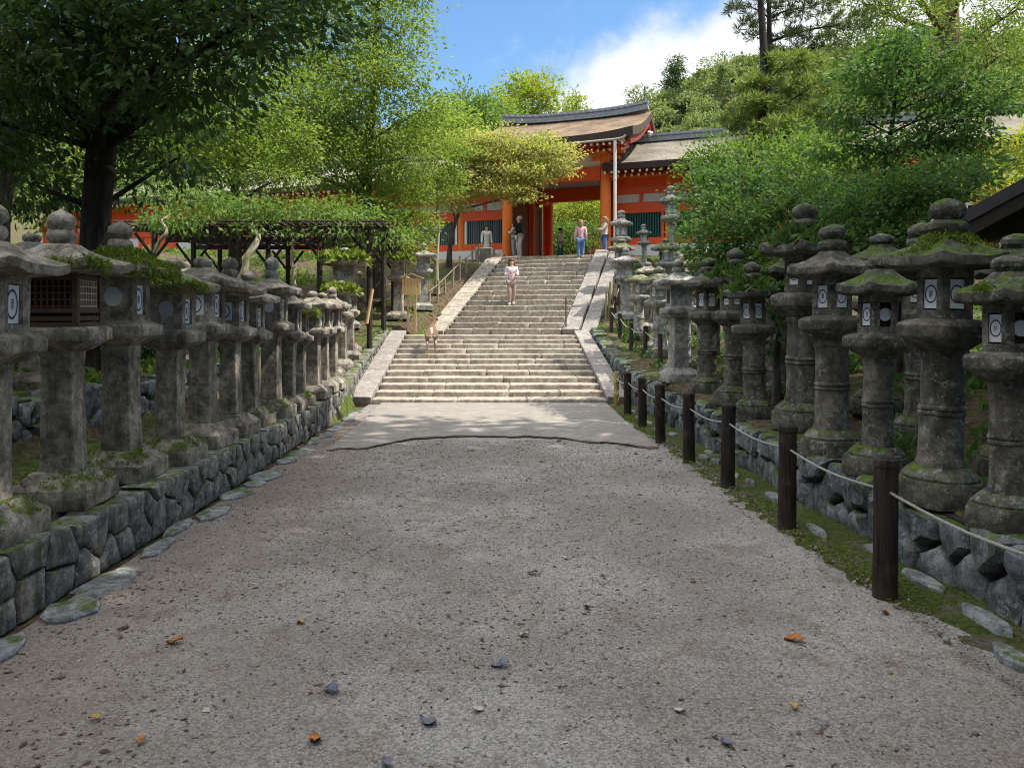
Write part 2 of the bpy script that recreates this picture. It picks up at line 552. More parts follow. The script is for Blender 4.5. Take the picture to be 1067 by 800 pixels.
def bank_z(x, y):
    x = np.asarray(x, float); y = np.asarray(y, float)
    ye = y + .36 * np.maximum(0, x - 6)
    zl = np.interp(y, YB, ZL) + sst(4.3, 4.75, -x) * .55 + .05 * np.clip(-x - 4.9, 0, 30)
    zr = np.interp(ye, YB, ZR) + sst(4.2, 5.6, x) * .35 + .07 * np.clip(x - 5.6, 0, 20)
    z = np.where(x < centre_x(y), zl, zr)
    lim = np.where(y < 33, np.maximum(4.45, 0), 4.45)
    z = np.minimum(z, lim)
    z = z + .05 * vn(x, y, 2.1) * sst(2.9, 3.6, np.abs(x)) * (1 - sst(30, 33, ye))
    H = np.interp(x, [-300, -150, 0, 30, 46, 59, 100, 200, 400], [40, 40, 44, 46, 55, 59, 65, 62, 50]) - 4.45
    z = z + sst(62, 190, y) * H + sst(62, 100, y) * 1.5 * vn(x, y, .12)
    return z

def ground_z(x, y):
    x = np.asarray(x, float); y = np.asarray(y, float)
    d = x - centre_x(y)
    wl_ = np.where(y < 15.6, 2.80, np.where(y < 23.2, 3.02, 2.55)); wr_ = np.where(y < 23.2, 2.98, 2.85)
    t = np.where(d < 0, sst(wl_, wl_ + .14, -d), sst(wr_, wr_ + .14, d))
    inner = np.where(y < 16.2, -.04, ramp_z(y) - .35)
    t = np.where(y > 31.6, 1.0, t)
    return inner * (1 - t) + bank_z(x, y) * t

def axis_coords(lo, hi, a, b, step, g=1.12):
    c = list(np.arange(a, b + 1e-6, step)); s_ = step
    while c[-1] < hi: s_ *= g; c.append(c[-1] + s_)
    s_ = step
    while c[0] > lo: s_ *= g; c.insert(0, c[0] - s_)
    return np.array(c)

gx = axis_coords(-700, 700, -7, 8, .12, 1.13); gy = axis_coords(-500, 900, 1, 38, .2, 1.1)
GX, GY = np.meshgrid(gx, gy); GZ = ground_z(GX, GY)
nx, ny = len(gx), len(gy)
idx = np.arange(nx * ny).reshape(ny, nx)
quad = np.stack([idx[:-1, :-1], idx[:-1, 1:], idx[1:, 1:], idx[1:, :-1]], -1).reshape(-1, 4)
gme = np_mesh('ground', np.stack([GX, GY, GZ], -1).reshape(-1, 3), quad, M_SOIL, True)
tag(link('ground', gme), kind='structure')

# gravel path: a sheet with soft undulation, edged irregularly
def sheet(name, xl, xr, ys, nxs, zf, m):
    V = []
    for y in ys:
        a, b = xl(y), xr(y)
        for i in range(nxs + 1):
            x = a + (b - a) * i / nxs
            V.append((x, y, zf(x, y)))
    n = nxs + 1
    ii = np.arange(len(ys) * n).reshape(len(ys), n)
    q = np.stack([ii[:-1, :-1], ii[:-1, 1:], ii[1:, 1:], ii[1:, :-1]], -1).reshape(-1, 4)
    return tag(link(name, np_mesh(name, np.array(V), q, m, True)), kind='structure')

def path_z(x, y):
    return .012 * noise.noise(Vector((x * .9, y * .9, 0))) + .006 * noise.noise(Vector((x * 4, y * 4, 3)))
sheet('gravel_path', lambda y: -2.62, lambda y: 2.85,
      np.arange(-6, 16.4, .1), 60, path_z, M_GRAVEL)
def verge_x(y): return 2.34 + .30 * (1 - float(sst(3.5, 5.3, np.array(y)))) + .06 * noise.noise(Vector((y * .9, 5, 0))) + .04 * noise.noise(Vector((y * 5, 5, 0)))
sheet('moss_verge', lambda y: verge_x(y) - .14, lambda y: 2.99, np.arange(-6, 16.6, .1), 16,
      lambda x, y: -.02 + .045 * min(1, max(0, (x - verge_x(y) + .14) / .4)) + .02 * noise.noise(Vector((x * 5, y * 5, 1))) + .012 * noise.noise(Vector((x * 14, y * 14, 1))), M_MOSS)

# paved apron in front of the steps, its worn edge broken and a little raised
mb = MB(); edge = []
for i in range(61):
    x = -2.22 + 4.5 * i / 60
    y = float(np.interp(x, [-2.23, -1.74, -1.17, -.48, .96, 1.47, 2.15, 2.3], [10.3, 10.46, 11.33, 11.6, 11.43, 10.97, 10.6, 10.5]))
    y += .10 * noise.noise(Vector((x * 2.7, 0, 4))) + .07 * noise.noise(Vector((x * 9, 0, 4)))
    edge.append((x, y))
V = []; Fs = []
for x, y in edge:
    e_ = .027 + .016 * noise.noise(Vector((x * 3, 2, 7))); V += [(x, y + .04, -.02), (x, y + .01, e_), (x, 12.6, .036), (x * 1.06, 16.35, .04)]
for i in range(60):
    a = i * 4; b = a + 4
    for k in range(3): Fs.append((a + k, b + k, b + k + 1, a + k + 1))
mb.add(V, Fs)
tag(mb.build('apron_pavement', M_APRON, None, 30), kind='structure')
mb = MB(); V = []; Fs = []                      # soil-brown strip that paints in the shadow line of the broken edge
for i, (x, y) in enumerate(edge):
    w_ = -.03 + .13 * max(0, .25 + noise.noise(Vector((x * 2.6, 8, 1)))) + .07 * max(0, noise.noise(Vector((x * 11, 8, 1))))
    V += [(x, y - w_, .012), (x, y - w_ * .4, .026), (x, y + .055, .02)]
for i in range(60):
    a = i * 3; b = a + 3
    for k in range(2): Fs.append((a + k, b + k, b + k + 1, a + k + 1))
mb.add(V, Fs); tag(mb.build('edge_shade_strip', plain('edge_shade_brown', (.11, .08, .062), .95, .5, 9, .1, 0, .6), None, 60), kind='structure')

# flat edging stones along the foot of the left wall
mb = MB(); y = -2.4
while y < 15.5:
    L = random.uniform(.35, .8); w = random.uniform(.10, .27)
    cx = -2.52 + random.uniform(-.04, .05) + (w - .25) * .5; n = 7; ring = []
    for k in range(n):
        a = 2 * math.pi * (k + random.uniform(-.25, .25)) / n; rr = random.uniform(.72, 1.15)
        ring.append((cx + w * .62 * rr * math.cos(a), y + L * .5 * rr * math.sin(a)))
    z = random.uniform(.012, .03)
    mb.loft([[(p[0], p[1], -.03) for p in ring], [(p[0], p[1], z - .012) for p in ring],
             [(cx + (p[0] - cx) * .9, y + (p[1] - y) * .9, z) for p in ring]])
    y += L * random.uniform(.8, 1.35)
tag(mb.build('edging_stones', M_FLAT, None, 30), kind='structure')
mb = MB(); y = -2.0
while y < 15.2:
    L = random.uniform(.2, .5); w = random.uniform(.06, .14); cx = 2.72 + random.uniform(-.12, .12); n = 8; ring = []
    for k in range(n):
        a = 2 * math.pi * k / n; rr = random.uniform(.75, 1.1)
        ring.append((cx + w * .6 * rr * math.cos(a), y + L * .5 * rr * math.sin(a)))
    z = random.uniform(.045, .07)
    mb.loft([[(p[0], p[1], -.03) for p in ring], [(p[0], p[1], z - .015) for p in ring],
             [(cx + (p[0] - cx) * .85, y + (p[1] - y) * .85, z) for p in ring]])
    y += L * random.uniform(1.0, 2.4)
tag(mb.build('verge_stones', M_FLAT, None, 30), kind='structure')


# ================================================================== dry stone walls
def clip_poly(poly, p, q):
    """keep the part of poly closer to p than to q"""
    mx, my = (p[0] + q[0]) / 2, (p[1] + q[1]) / 2; nx_, ny_ = q[0] - p[0], q[1] - p[1]
    out = []
    for i in range(len(poly)):
        a, b = poly[i], poly[(i + 1) % len(poly)]
        da = (a[0] - mx) * nx_ + (a[1] - my) * ny_; db = (b[0] - mx) * nx_ + (b[1] - my) * ny_
        if da <= 0: out.append(a)
        if da * db < 0:
            t = da / (da - db); out.append((a[0] + t * (b[0] - a[0]), a[1] + t * (b[1] - a[1])))
    return out

def stone_wall(name, line, side, cell, bulge, m, label, depth=.2, gap=.017, stretch=1.15, group=None, rough=.01, topjit=.03, tilt=.12):
    """line: (x, y, zbottom, ztop) points; side=+1 faces right of travel, -1 left"""
    seg = [0.0]
    for a, b in zip(line[:-1], line[1:]): seg.append(seg[-1] + math.hypot(b[0] - a[0], b[1] - a[1]))
    Ltot = seg[-1]
    def at(s_):
        s_ = min(max(s_, 0), Ltot)
        for i in range(len(line) - 1):
            if s_ <= seg[i + 1] + 1e-9:
                t = (s_ - seg[i]) / max(seg[i + 1] - seg[i], 1e-9); a, b = line[i], line[i + 1]
                d = Vector((b[0] - a[0], b[1] - a[1], 0)).normalized()
                nrm = Vector((d.y, -d.x, 0)) * side
                return [a[k] + (b[k] - a[k]) * t for k in range(4)], nrm
    hmean = sum(p[3] - p[2] for p in line) / len(line)
    rows = max(1, round(hmean / (cell * .85)))
    seeds = []
    rh = hmean / rows
    for r_ in range(rows):
        s_ = random.uniform(0, cell)
        while s_ < Ltot:
            seeds.append((s_, (r_ + .5 + random.uniform(-.45, .45)) * rh)); s_ += cell * stretch * random.uniform(.5, 1.6)
    mb = MB()
    n = max(2, int(Ltot / .6)); V = []; Fs = []
    for i in range(n + 1):
        (x, y, z0, z1), nr = at(Ltot * i / n)
        V += [(x - nr.x * .03, y - nr.y * .03, z0 - .1), (x - nr.x * .03, y - nr.y * .03, z1 - .03), (x - nr.x * (depth + .1), y - nr.y * (depth + .1), z1 - .035)]
    for i in range(n):
        a = i * 3; b = a + 3
        for k in range(2): Fs.append((a + k, b + k, b + k + 1, a + k + 1) if side < 0 else (a + k + 1, b + k + 1, b + k, a + k))
    mb.add(V, Fs, 1)
    for p in seeds:
        poly = [(max(0, p[0] - 1.2), -.02), (min(Ltot, p[0] + 1.2), -.02), (min(Ltot, p[0] + 1.2), hmean + random.uniform(-topjit, topjit)), (max(0, p[0] - 1.2), hmean + random.uniform(-topjit, topjit))]
        for q in seeds:
            if q is p or abs(q[0] - p[0]) > cell * 3.2: continue
            poly = clip_poly(poly, p, q)
            if len(poly) < 3: break
        if len(poly) < 3: continue
        cx = sum(a[0] for a in poly) / len(poly); cy = sum(a[1] for a in poly) / len(poly)
        fine = []
        for i in range(len(poly)):
            a, b = poly[i], poly[(i + 1) % len(poly)]
            k = max(1, int(math.hypot(b[0] - a[0], b[1] - a[1]) / (cell * .4)))
            for j in range(k): fine.append((a[0] + (b[0] - a[0]) * j / k, a[1] + (b[1] - a[1]) * j / k))
        bl = bulge * random.uniform(.5, 1.25); tx, ty = random.uniform(-tilt, tilt), random.uniform(-tilt, tilt)
        rings = []
        for sc, out_ in ((1.0, -depth), (1.0, 0.0), (.93, bl * .55), (.7, bl * .95)):
            ring = []
            for a in fine:
                g = max(.0, 1 - gap / max(.02, math.hypot(a[0] - cx, a[1] - cy)))
                s_ = cx + (a[0] - cx) * sc * g; t_ = cy + (a[1] - cy) * sc * g
                (x, y, z0, z1), nr = at(s_)
                o = out_ + ((s_ - cx) * tx + (t_ - cy) * ty if out_ > 0 else 0)
                ring.append((x + nr.x * o, y + nr.y * o, z0 + (z1 - z0) * t_ / hmean))
            rings.append(ring)
        st = len(mb.v)
        mb.loft(rings if side < 0 else [list(reversed(r_)) for r_ in rings], 0)
        if rough: mb.rough(rough, 9, random.random() * 9, st)
    o = mb.build(name, [m, M_MORTAR], None, 42)
    tag(o, label, 'stone wall', group)
    return o

stone_wall('stone_wall', [(-2.72, -2.5, -.02, .40), (-2.74, 8, -.02, .41), (-2.82, 13, -.02, .42), (-2.95, 15.8, -.02, .5), (-3.08, 18, .3, .82), (-3.1, 20, .7, 1.1), (-3.1, 22.8, 1.3, 1.55)],
           1, .205, .030, M_WALL, 'low fitted grey stone wall with square lanterns standing along it, left of the gravel path', .2, .011, 1.2, None, .007, .015, .05)
stone_wall('stone_wall', [(2.98, -2.5, -.02, .40), (2.98, 8, -.02, .5), (3.0, 13, -.02, .62), (3.0, 16, -.02, .7), (2.98, 18, .3, .85), (3.0, 20, .7, 1.1), (3.0, 23, 1.35, 1.6)],
           -1, .25, .085, M_WALLM, 'low mossy boulder wall behind the dark roped posts, right of the path', .25, .016, 1.1, None, .03, .06)
stone_wall('stone_wall', [(-4.45, -2, .35, .98), (-4.5, 9, .35, 1.0), (-4.5, 14, .4, 1.05)],
           1, .27, .06, M_WALLM, 'dark rubble wall in the shade behind the left row of lanterns', .2, .02, 1.2, None, .02, .06)


# ================================================================== staircase
def slab(mb, a, b, w, h, bev=.015, seg=6, amp=.006, up=Vector((0, 0, 1)), mi=0):
    """long worn block; a and b are the ends of the centre line of its top face"""
    a = Vector(a); b = Vector(b); d = (b - a).normalized(); x = d.cross(up).normalized(); y = x.cross(d)
    prof = [(-w / 2, -bev), (-w / 2 + bev, 0), (w / 2 - bev, 0), (w / 2, -bev), (w / 2, -h), (-w / 2, -h)]
    rings = []; sd = random.uniform(0, 50)
    Lb = (b - a).length
    ts = [0, min(.4, bev / Lb)] + [i / seg for i in range(1, seg)] + [1 - min(.4, bev / Lb), 1]
    for t in ts:
        p = a + (b - a) * t; e = t in (0, 1); ring = []
        for (u, v) in prof:
            q = p + x * (u * (1 - (bev / w if e else 0))) + y * (v - (bev if e and v > -h else 0))
            q += noise.noise_vector(Vector((q.x * 3 + sd, q.y * 3, q.z * 3))) * amp
            ring.append(q)
        rings.append(ring)
    mb.loft(rings, mi)

stair = empty('stone_staircase', (0, 16.3, 0), 0, 'wide pale stone staircase climbing in two flights to the red gate', 'staircase')
NL, NU = 12, 16
rise1, tr1 = 1.385 / NL, 6.6 / NL
rise2 = (4.45 - 1.385) / NU; AX = Vector((math.sin(R(15)), math.cos(R(15)), 0)); AP = Vector((math.cos(R(15)), -math.sin(R(15)), 0))
P0 = Vector((.3, 23.75, 1.385)); tr2 = 7.76 / NU
SO = Vector((0, 16.3, 0))
for i in range(NL):
    mb = MB(); x = -2.56; z = rise1 * (i + 1); y0 = tr1 * i
    dep = tr1 + .08 if i < NL - 1 else 1.1
    while x < 2.42:
        L = min(random.uniform(.8, 1.9), 2.44 - x)
        if 2.44 - x - L < .4: L = 2.44 - x
        dy = random.uniform(-.012, .012); dz = random.uniform(-.006, .004)
        slab(mb, (x + .004, y0 + dy + dep / 2, z + dz), (x + L - .004, y0 + dy + dep / 2, z + dz), dep, rise1 + .12, .016, 8, .008)
        x += L
    mb.build('step', M_STEP, stair, 40)
for i in range(NU):
    mb = MB(); z = 1.385 + rise2 * (i + 1); dep = tr2 + .09 if i < NU - 1 else .9; x = -1.85
    c = P0 + AX * (tr2 * i)
    while x < 1.83:
        L = min(random.uniform(.45, 1.1), 1.85 - x)
        if 1.85 - x - L < .3: L = 1.85 - x
        dy = random.uniform(-.02, .02); dz = random.uniform(-.012, .006)
        m_ = c + AX * (dep / 2 + dy) - SO
        a = m_ + AP * (x + .006); b = m_ + AP * (x + L - .006)
        slab(mb, (a.x, a.y, z + dz), (b.x, b.y, z + dz), dep, rise2 + .15, .022, 5, .013)
        x += L
    mb.build('step', M_STEP, stair, 40)
# the landing slab between the flights
mb = MB()
for x in np.arange(-2.5, 2.4, .98):
    slab(mb, (x, 6.85, 1.386), (x, 8.4, 1.384), .97, .3, .012, 4, .004)
mb.build('landing', M_STEP, stair, 40)
def kerb(x0, x1, y0, y1, z0, z1, w, n, th=.3, dark=None):
    mb = MB()
    for i in range(n):
        t0, t1 = i / n, (i + 1) / n
        a = Vector((x0 + (x1 - x0) * t0, y0 + (y1 - y0) * t0, z0 + (z1 - z0) * t0)); b = Vector((x0 + (x1 - x0) * t1, y0 + (y1 - y0) * t1, z0 + (z1 - z0) * t1))
        g = (b - a).normalized() * .006
        slab(mb, a + g - SO, b - g - SO, w, th, .014, 4, .004)
    mb.build('kerb', dark or M_KERB, stair, 40)
kerb(-2.80, -2.80, 16.25, 22.95, .17, 1.53, .46, 3)
kerb(2.66, 2.66, 16.25, 22.95, .17, 1.53, .44, 4)
def upk(off, w, dz, n, m=None, s0=-.1, s1=7.9):
    a = P0 + AP * off + AX * s0; b = P0 + AP * off + AX * s1; sl_ = (4.45 - 1.385) / 7.76
    kerb(a.x, b.x, a.y, b.y, 1.385 + .17 + s0 * sl_ + dz, 1.385 + .17 + s1 * sl_ + dz, w, n, .4, m)
upk(2.14, .5, .04, 5); upk(2.68, .46, -.02, 5)
upk(-2.2, .62, -.02, 12, M_STEP)

def stair_z(x, y):
    if y < 16.3: return 0.0
    if y < 23.4: return rise1 * min(NL, int((y - 16.3) / tr1) + 1)
    s_ = (Vector((x, y, 0)) - Vector((P0.x, P0.y, 0))).dot(AX)
    if s_ < 0: return 1.385
    return 1.385 + rise2 * min(NU, int(s_ / tr2) + 1)

# the block that ends the left kerb at the top of the steps
b_ = P0 + AX * 7.6 - AP * 2.55
mb = MB(); slab(mb, Vector((-.35, 0, .75)), Vector((.35, 0, .75)), .55, .8, .03, 4, .02)
tag(mb.build('stone_block', M_KERB, None, 40, (b_.x - .1, b_.y, 4.1), R(-15)), 'squared stone block ending the left kerb at the top of the staircase', 'stone block')
# ================================================================== stone lanterns
M_ST_L = stone('lantern_granite', (.145, .128, .105), (.32, .29, .25), (.44, .43, .39), .5, .10, 1, .55, (.055, .045, .035))
M_ST_LM = stone('lantern_granite_mossy', (.135, .12, .098), (.29, .265, .225), (.42, .42, .37), .5, .55, 1, .6, (.08, .07, .055))
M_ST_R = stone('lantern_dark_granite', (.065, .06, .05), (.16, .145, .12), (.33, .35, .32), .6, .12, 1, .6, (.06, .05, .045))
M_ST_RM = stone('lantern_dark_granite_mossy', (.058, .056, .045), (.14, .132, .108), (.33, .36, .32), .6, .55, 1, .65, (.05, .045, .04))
M_ST_G = stone('lantern_blue_grey_granite', (.19, .19, .18), (.33, .325, .30), (.5, .5, .46), .5, .12, 1, .5)
M_PAPER = plain('window_paper', (.66, .66, .66), .8, .12, 7, .2, 0, .15)
M_PAPERD = plain('grey_window_paper', (.40, .42, .44), .8, .1, 5, .2, 0, 0)  # bluish grey paper of the round panes
M_INK = plain('window_ink', (.045, .055, .12), .8, .1, 5, .2, 0, 0)
M_DARK = plain('lantern_inside', (.02, .018, .016), .95, .2, 10)
M_LATTICE = plain('lantern_wood', (.075, .045, .03), .75, .35, 14)
M_TUFT = leafmat('moss_tuft', (.08, .125, .014), (.14, .19, .022), (.21, .24, .04), .2, .8, .5)
M_FERN = leafmat('fern', (.04, .09, .02), (.07, .13, .03), (.12, .17, .04), .3, .5, .5)


def ngon(n, sub=5, bev=.06, rot=0.0):
    """unit polygon (apothem 1) with eased corners: list of (x, y, cornerness)"""
    pts = []; k = 1 / math.cos(math.pi / n)
    C = [(k * math.cos(2 * math.pi * (i + .5) / n + rot), k * math.sin(2 * math.pi * (i + .5) / n + rot)) for i in range(n)]
    for i in range(n):
        a, b = C[i], C[(i + 1) % n]
        for j in range(sub + 1):
            t = bev + (1 - 2 * bev) * j / sub
            pts.append((a[0] + (b[0] - a[0]) * t, a[1] + (b[1] - a[1]) * t, abs(2 * t - 1) ** 3.5))
    return pts


def poly_loft(mb, n, prof, rot=0.0, sub=5, bev=.06, amp=.008, freq=6, mi=0):
    """prof: (radius, z, corner lift)"""
    ng = ngon(n, sub, bev, rot) if n < 12 else [(math.cos(2 * math.pi * i / n), math.sin(2 * math.pi * i / n), 0) for i in range(n)]
    st = len(mb.v)
    mb.loft([[(p[0] * q[0], p[1] * q[0], q[1] + (q[2] if len(q) > 2 else 0) * p[2]) for p in ng] for q in prof], mi)
    if amp: mb.rough(amp, freq, random.random() * 20, st)
    return mb


def paper_panel(parent, M, w, h, kind, glyph=True):
    """paper pane in local xz plane facing -y, placed by matrix M"""
    mb = MB(); V0 = len(mb.v)
    if kind == 'disc':
        n = 28; r = min(w, h) * .5
        mb.loft([[(r * math.cos(2 * math.pi * i / n), y, r * math.sin(2 * math.pi * i / n)) for i in range(n)] for y in (.012, -.004)], 0)
        mats = [M_PAPERD, M_INK]
    else:
        mb.box((0, .004, 0), (w, .016, h), 0, 0)
        r = min(w * .40, h * .36); ex = min(1.35, h * .40 / r)
        n = 28
        for rr, th in ((r, r * .17),):
            o = [(rr * math.cos(2 * math.pi * i / n), rr * ex * math.sin(2 * math.pi * i / n)) for i in range(n)]
            q = [((rr - th) * math.cos(2 * math.pi * i / n), (rr - th) * ex * math.sin(2 * math.pi * i / n)) for i in range(n)]
            V = [(a[0], -.0065, a[1]) for a in o] + [(a[0], -.0065, a[1]) for a in q]
            mb.add(V, [(i, n + i, n + (i + 1) % n, (i + 1) % n) for i in range(n)], 1)
        if glyph:
            s_ = r * .5
            STR = ((0, .62, 1.1, .1), (0, .2, .9, .1), (0, -.25, 1.2, .1), (-.42, 0, .1, 1.1), (.42, 0, .1, 1.1), (0, -.05, .1, 1.5), (-.2, -.7, .5, .09))
            for (x, z, a, b) in [q for q in STR if random.random() < .75]:
                mb.box((x * s_, -.0062, z * s_ * ex), (a * s_ * .8, .003, b * s_ * ex), 0, 1)
        mats = [M_PAPER, M_INK]
    mb.v = [tuple(M @ Vector(p)) for p in mb.v]
    return mb.build('window', mats, parent, 30)


def tufts(parent, rings, n, size, mat, name='moss', updir=.8):
    """short moss or fern blades rooted on a set of surface points"""
    pts = np.array(rings); pos = pts[RNG.integers(0, len(pts), n)] + RNG.normal(size=(n, 3)) * np.array([.012, .012, .006])
    ax = RNG.normal(size=(n, 3)) * .7 + np.array([0, 0, updir]); L = size * RNG.uniform(.5, 1.4, n)
    V = leafset(pos, ax, rdir(n), L, L * .5, fold=.1)
    return link(name, leaf_mesh(name, [V], mat), parent)


def roof_pts(n, R0, z0, R1, z1, lift, a0=0, a1=2 * math.pi, cnt=900, lo=.0):
    out = []
    ng = ngon(n, 12, .02)
    for _ in range(cnt):
        p = random.choice(ng); a = math.atan2(p[1], p[0]) % (2 * math.pi)
        if not (a0 <= a <= a1): continue
        t = random.uniform(lo, 1); r = R0 + (R1 - R0) * t
        k = random.uniform(.0, 1.0); q = (p[0] * r, p[1] * r)
        z = z0 + (z1 - z0) * t ** 1.5 + lift * p[2] * (1 - t)
        out.append((q[0], q[1], z + .005))
    return out


def lantern_square(seed, mat, roofmat, basemat, finial='full', box='stone', moss=None, roofR=.42, k=1.0):
    """square-post lantern; +X faces the path. Returns the root empty"""
    random.seed(seed)
    root = empty('stone_lantern', (0, 0, 0))
    mb = MB(); poly_loft(mb, 4, [(.325, 0), (.335, .012), (.335, .15), (.327, .16), (.25, .225), (.215, .24), (.2, .265), (.0, .27)], amp=.006, freq=7, bev=.02)
    mb.build('base', basemat, root)
    mb = MB(); w = random.uniform(.122, .14)
    poly_loft(mb, 4, [(w * 1.06, .26), (w * 1.05, .32), (w, .5), (w * .97, .8), (w * .98, 1.1), (w * 1.04, 1.19)], amp=.004, freq=8, bev=.04)
    mb.build('post', mat, root)
    mb = MB(); poly_loft(mb, 4, [(w * 1.05, 1.18), (.18, 1.19), (.275, 1.25), (.298, 1.262), (.302, 1.27), (.302, 1.345), (.296, 1.353), (.225, 1.385), (.2, 1.40)], amp=.0045, freq=7, bev=.02)
    mb.build('platform', mat, root)
    z0, z1 = 1.385, 1.775
    if box == 'wood':
        mb = MB(); mb.bb(-.19, .19, -.19, .19, z0 + .02, z1, 1)
        for sx in (-1, 1):
            for sy in (-1, 1): mb.bb(sx * .215 - .022, sx * .215 + .022, sy * .215 - .022, sy * .215 + .022, z0, z1, 0)
        for z in (z0 + .03, z0 + .09, z1 - .05):
            for s_ in (-1, 1):
                mb.bb(-.192, .192, s_ * .215 - .016, s_ * .215 + .016, z, z + .035, 0); mb.bb(s_ * .215 - .016, s_ * .215 + .016, -.192, .192, z, z + .035, 0)
        mb.bb(-.26, .26, -.26, .26, z0 - .02, z0 + .018, 0)
        mb.build('fire_box', [M_LATTICE, M_DARK], root)
        for s_ in (0, 1):
            mb = MB()
            for i in range(8):
                u = -.17 + .34 * i / 7
                mb.box((.21, u, (z0 + z1) / 2 + .04) if s_ else (u, -.21, (z0 + z1) / 2 + .04), (.012, .014, .24) if s_ else (.014, .012, .24))
            for i in range(5):
                zz = z0 + .14 + .2 * i / 4
                mb.box((.213, 0, zz) if s_ else (0, -.213, zz), (.01, .37, .012) if s_ else (.37, .01, .012))
            mb.build('lattice', M_LATTICE if not s_ else plain('lit_side_lattice', (.34, .27, .21), .8, .2), root)  # path-side lattice coloured paler to stand for the light on that face
    else:
        b = .205; mb = MB()
        # walls left standing around the side openings, so the panes sit back in real recesses
        wd, hh = .062, .135; zc = (z0 + z1) / 2
        mb.bb(-b, b, -b, -.1, z0, z1); mb.bb(-b, b, .1, b, z0, z1)
        mb.bb(-b + .003, b - .003, -.099, .099, z0, zc - hh); mb.bb(-b + .003, b - .003, -.099, .099, zc + hh, z1)
        mb.bb(-.1, .1, -.099, .099, zc - hh + .002, zc + hh - .002, 1)
        st = 0; mb.rough(.005, 8, seed)
        mb.build('fire_box', [mat, M_DARK], root)
        paper_panel(root, Matrix.Translation((b - .035, 0, zc)) @ Matrix.Rotation(R(90), 4, 'Z'), .19, 2 * hh - .012, 'paper')
        if box == 'crest':
            paper_panel(root, Matrix.Translation((0, -b - .004, zc)), .2, .22, 'paper')
        elif box == 'disc':
            paper_panel(root, Matrix.Translation((.02, -b - .004, zc + .02)), .17, .17, 'disc')
    lift = random.uniform(.02, .045); zr = 1.765
    mb = MB()
    poly_loft(mb, 4, [(.2, zr), (roofR * .9, zr + .015, lift), (roofR * .985, zr + .02, lift * 1.1), (roofR, zr + .04, lift * 1.2), (roofR * .985, zr + .085, lift * 1.1),
                      (roofR * .8, zr + .115, lift * .6), (roofR * .58, zr + .155, lift * .2), (roofR * .38, zr + .2), (.11, zr + .235), (0, zr + .24)], amp=.007, freq=6, sub=7, bev=.03)
    roof = mb.build('roof', roofmat, root)
    if moss == 'full':
        tufts(roof, roof_pts(4, roofR * 1.0, zr + .085, .12, zr + .25, lift, cnt=1500), 5200, .035, M_TUFT)
        hang = [(p[0], p[1], p[2] - random.uniform(.0, .09)) for p in roof_pts(4, roofR * 1.02, zr + .07, roofR * .98, zr + .075, lift, cnt=500)]
        tufts(roof, hang, 1800, .035, M_TUFT, 'moss_fringe', -.1)
    elif moss == 'edge':
        hang = [(p[0], p[1], p[2] - random.uniform(-.02, .06)) for p in roof_pts(4, roofR * 1.02, zr + .07, roofR * .9, zr + .09, lift, 3.9, 6.2, cnt=900)]
        tufts(roof, hang, 2200, .03, M_TUFT, 'moss_fringe', .1)
    elif moss == 'grass':
        tufts(roof, roof_pts(4, roofR * 1.0, zr + .085, .12, zr + .22, lift, cnt=900), 1500, .15, M_TUFT, 'moss', .5)
    zf = zr + .235
    if finial != 'none':
        mb = MB()
        prof = [(.10, -.01), (.115, .02), (.135, .045), (.14, .075), (.125, .105), (.09, .12)]
        if finial in ('full', 'onion'):
            prof += [(.095, .13), (.125, .155), (.138, .19), (.125, .23), (.085, .262), (.035, .285), (.01, .3), (0, .302)]
        else:
            prof += [(.05, .14), (0, .143)]
        if finial == 'onion': prof = [(r * 1.0, z * 1.2) for r, z in prof]
        mb.lathe([(r * .86, z * .92) for r, z in prof], 22, (0, 0, zf)); mb.rough(.008, 9, seed)
        mb.build('finial', mat if finial != 'onion' else M_ST_G, root)
    if basemat in (M_ST_LM, M_ST_RM):
        pts = [(p[0], p[1], p[2]) for p in roof_pts(4, .335, .165, .2, .265, 0, cnt=500)]
        pts = [p for p in pts if noise.noise(Vector((p[0] * 5, p[1] * 5, seed))) > -.05]
        if pts: tufts(root, pts, 1100, .022, M_TUFT, 'base_moss')
    return root


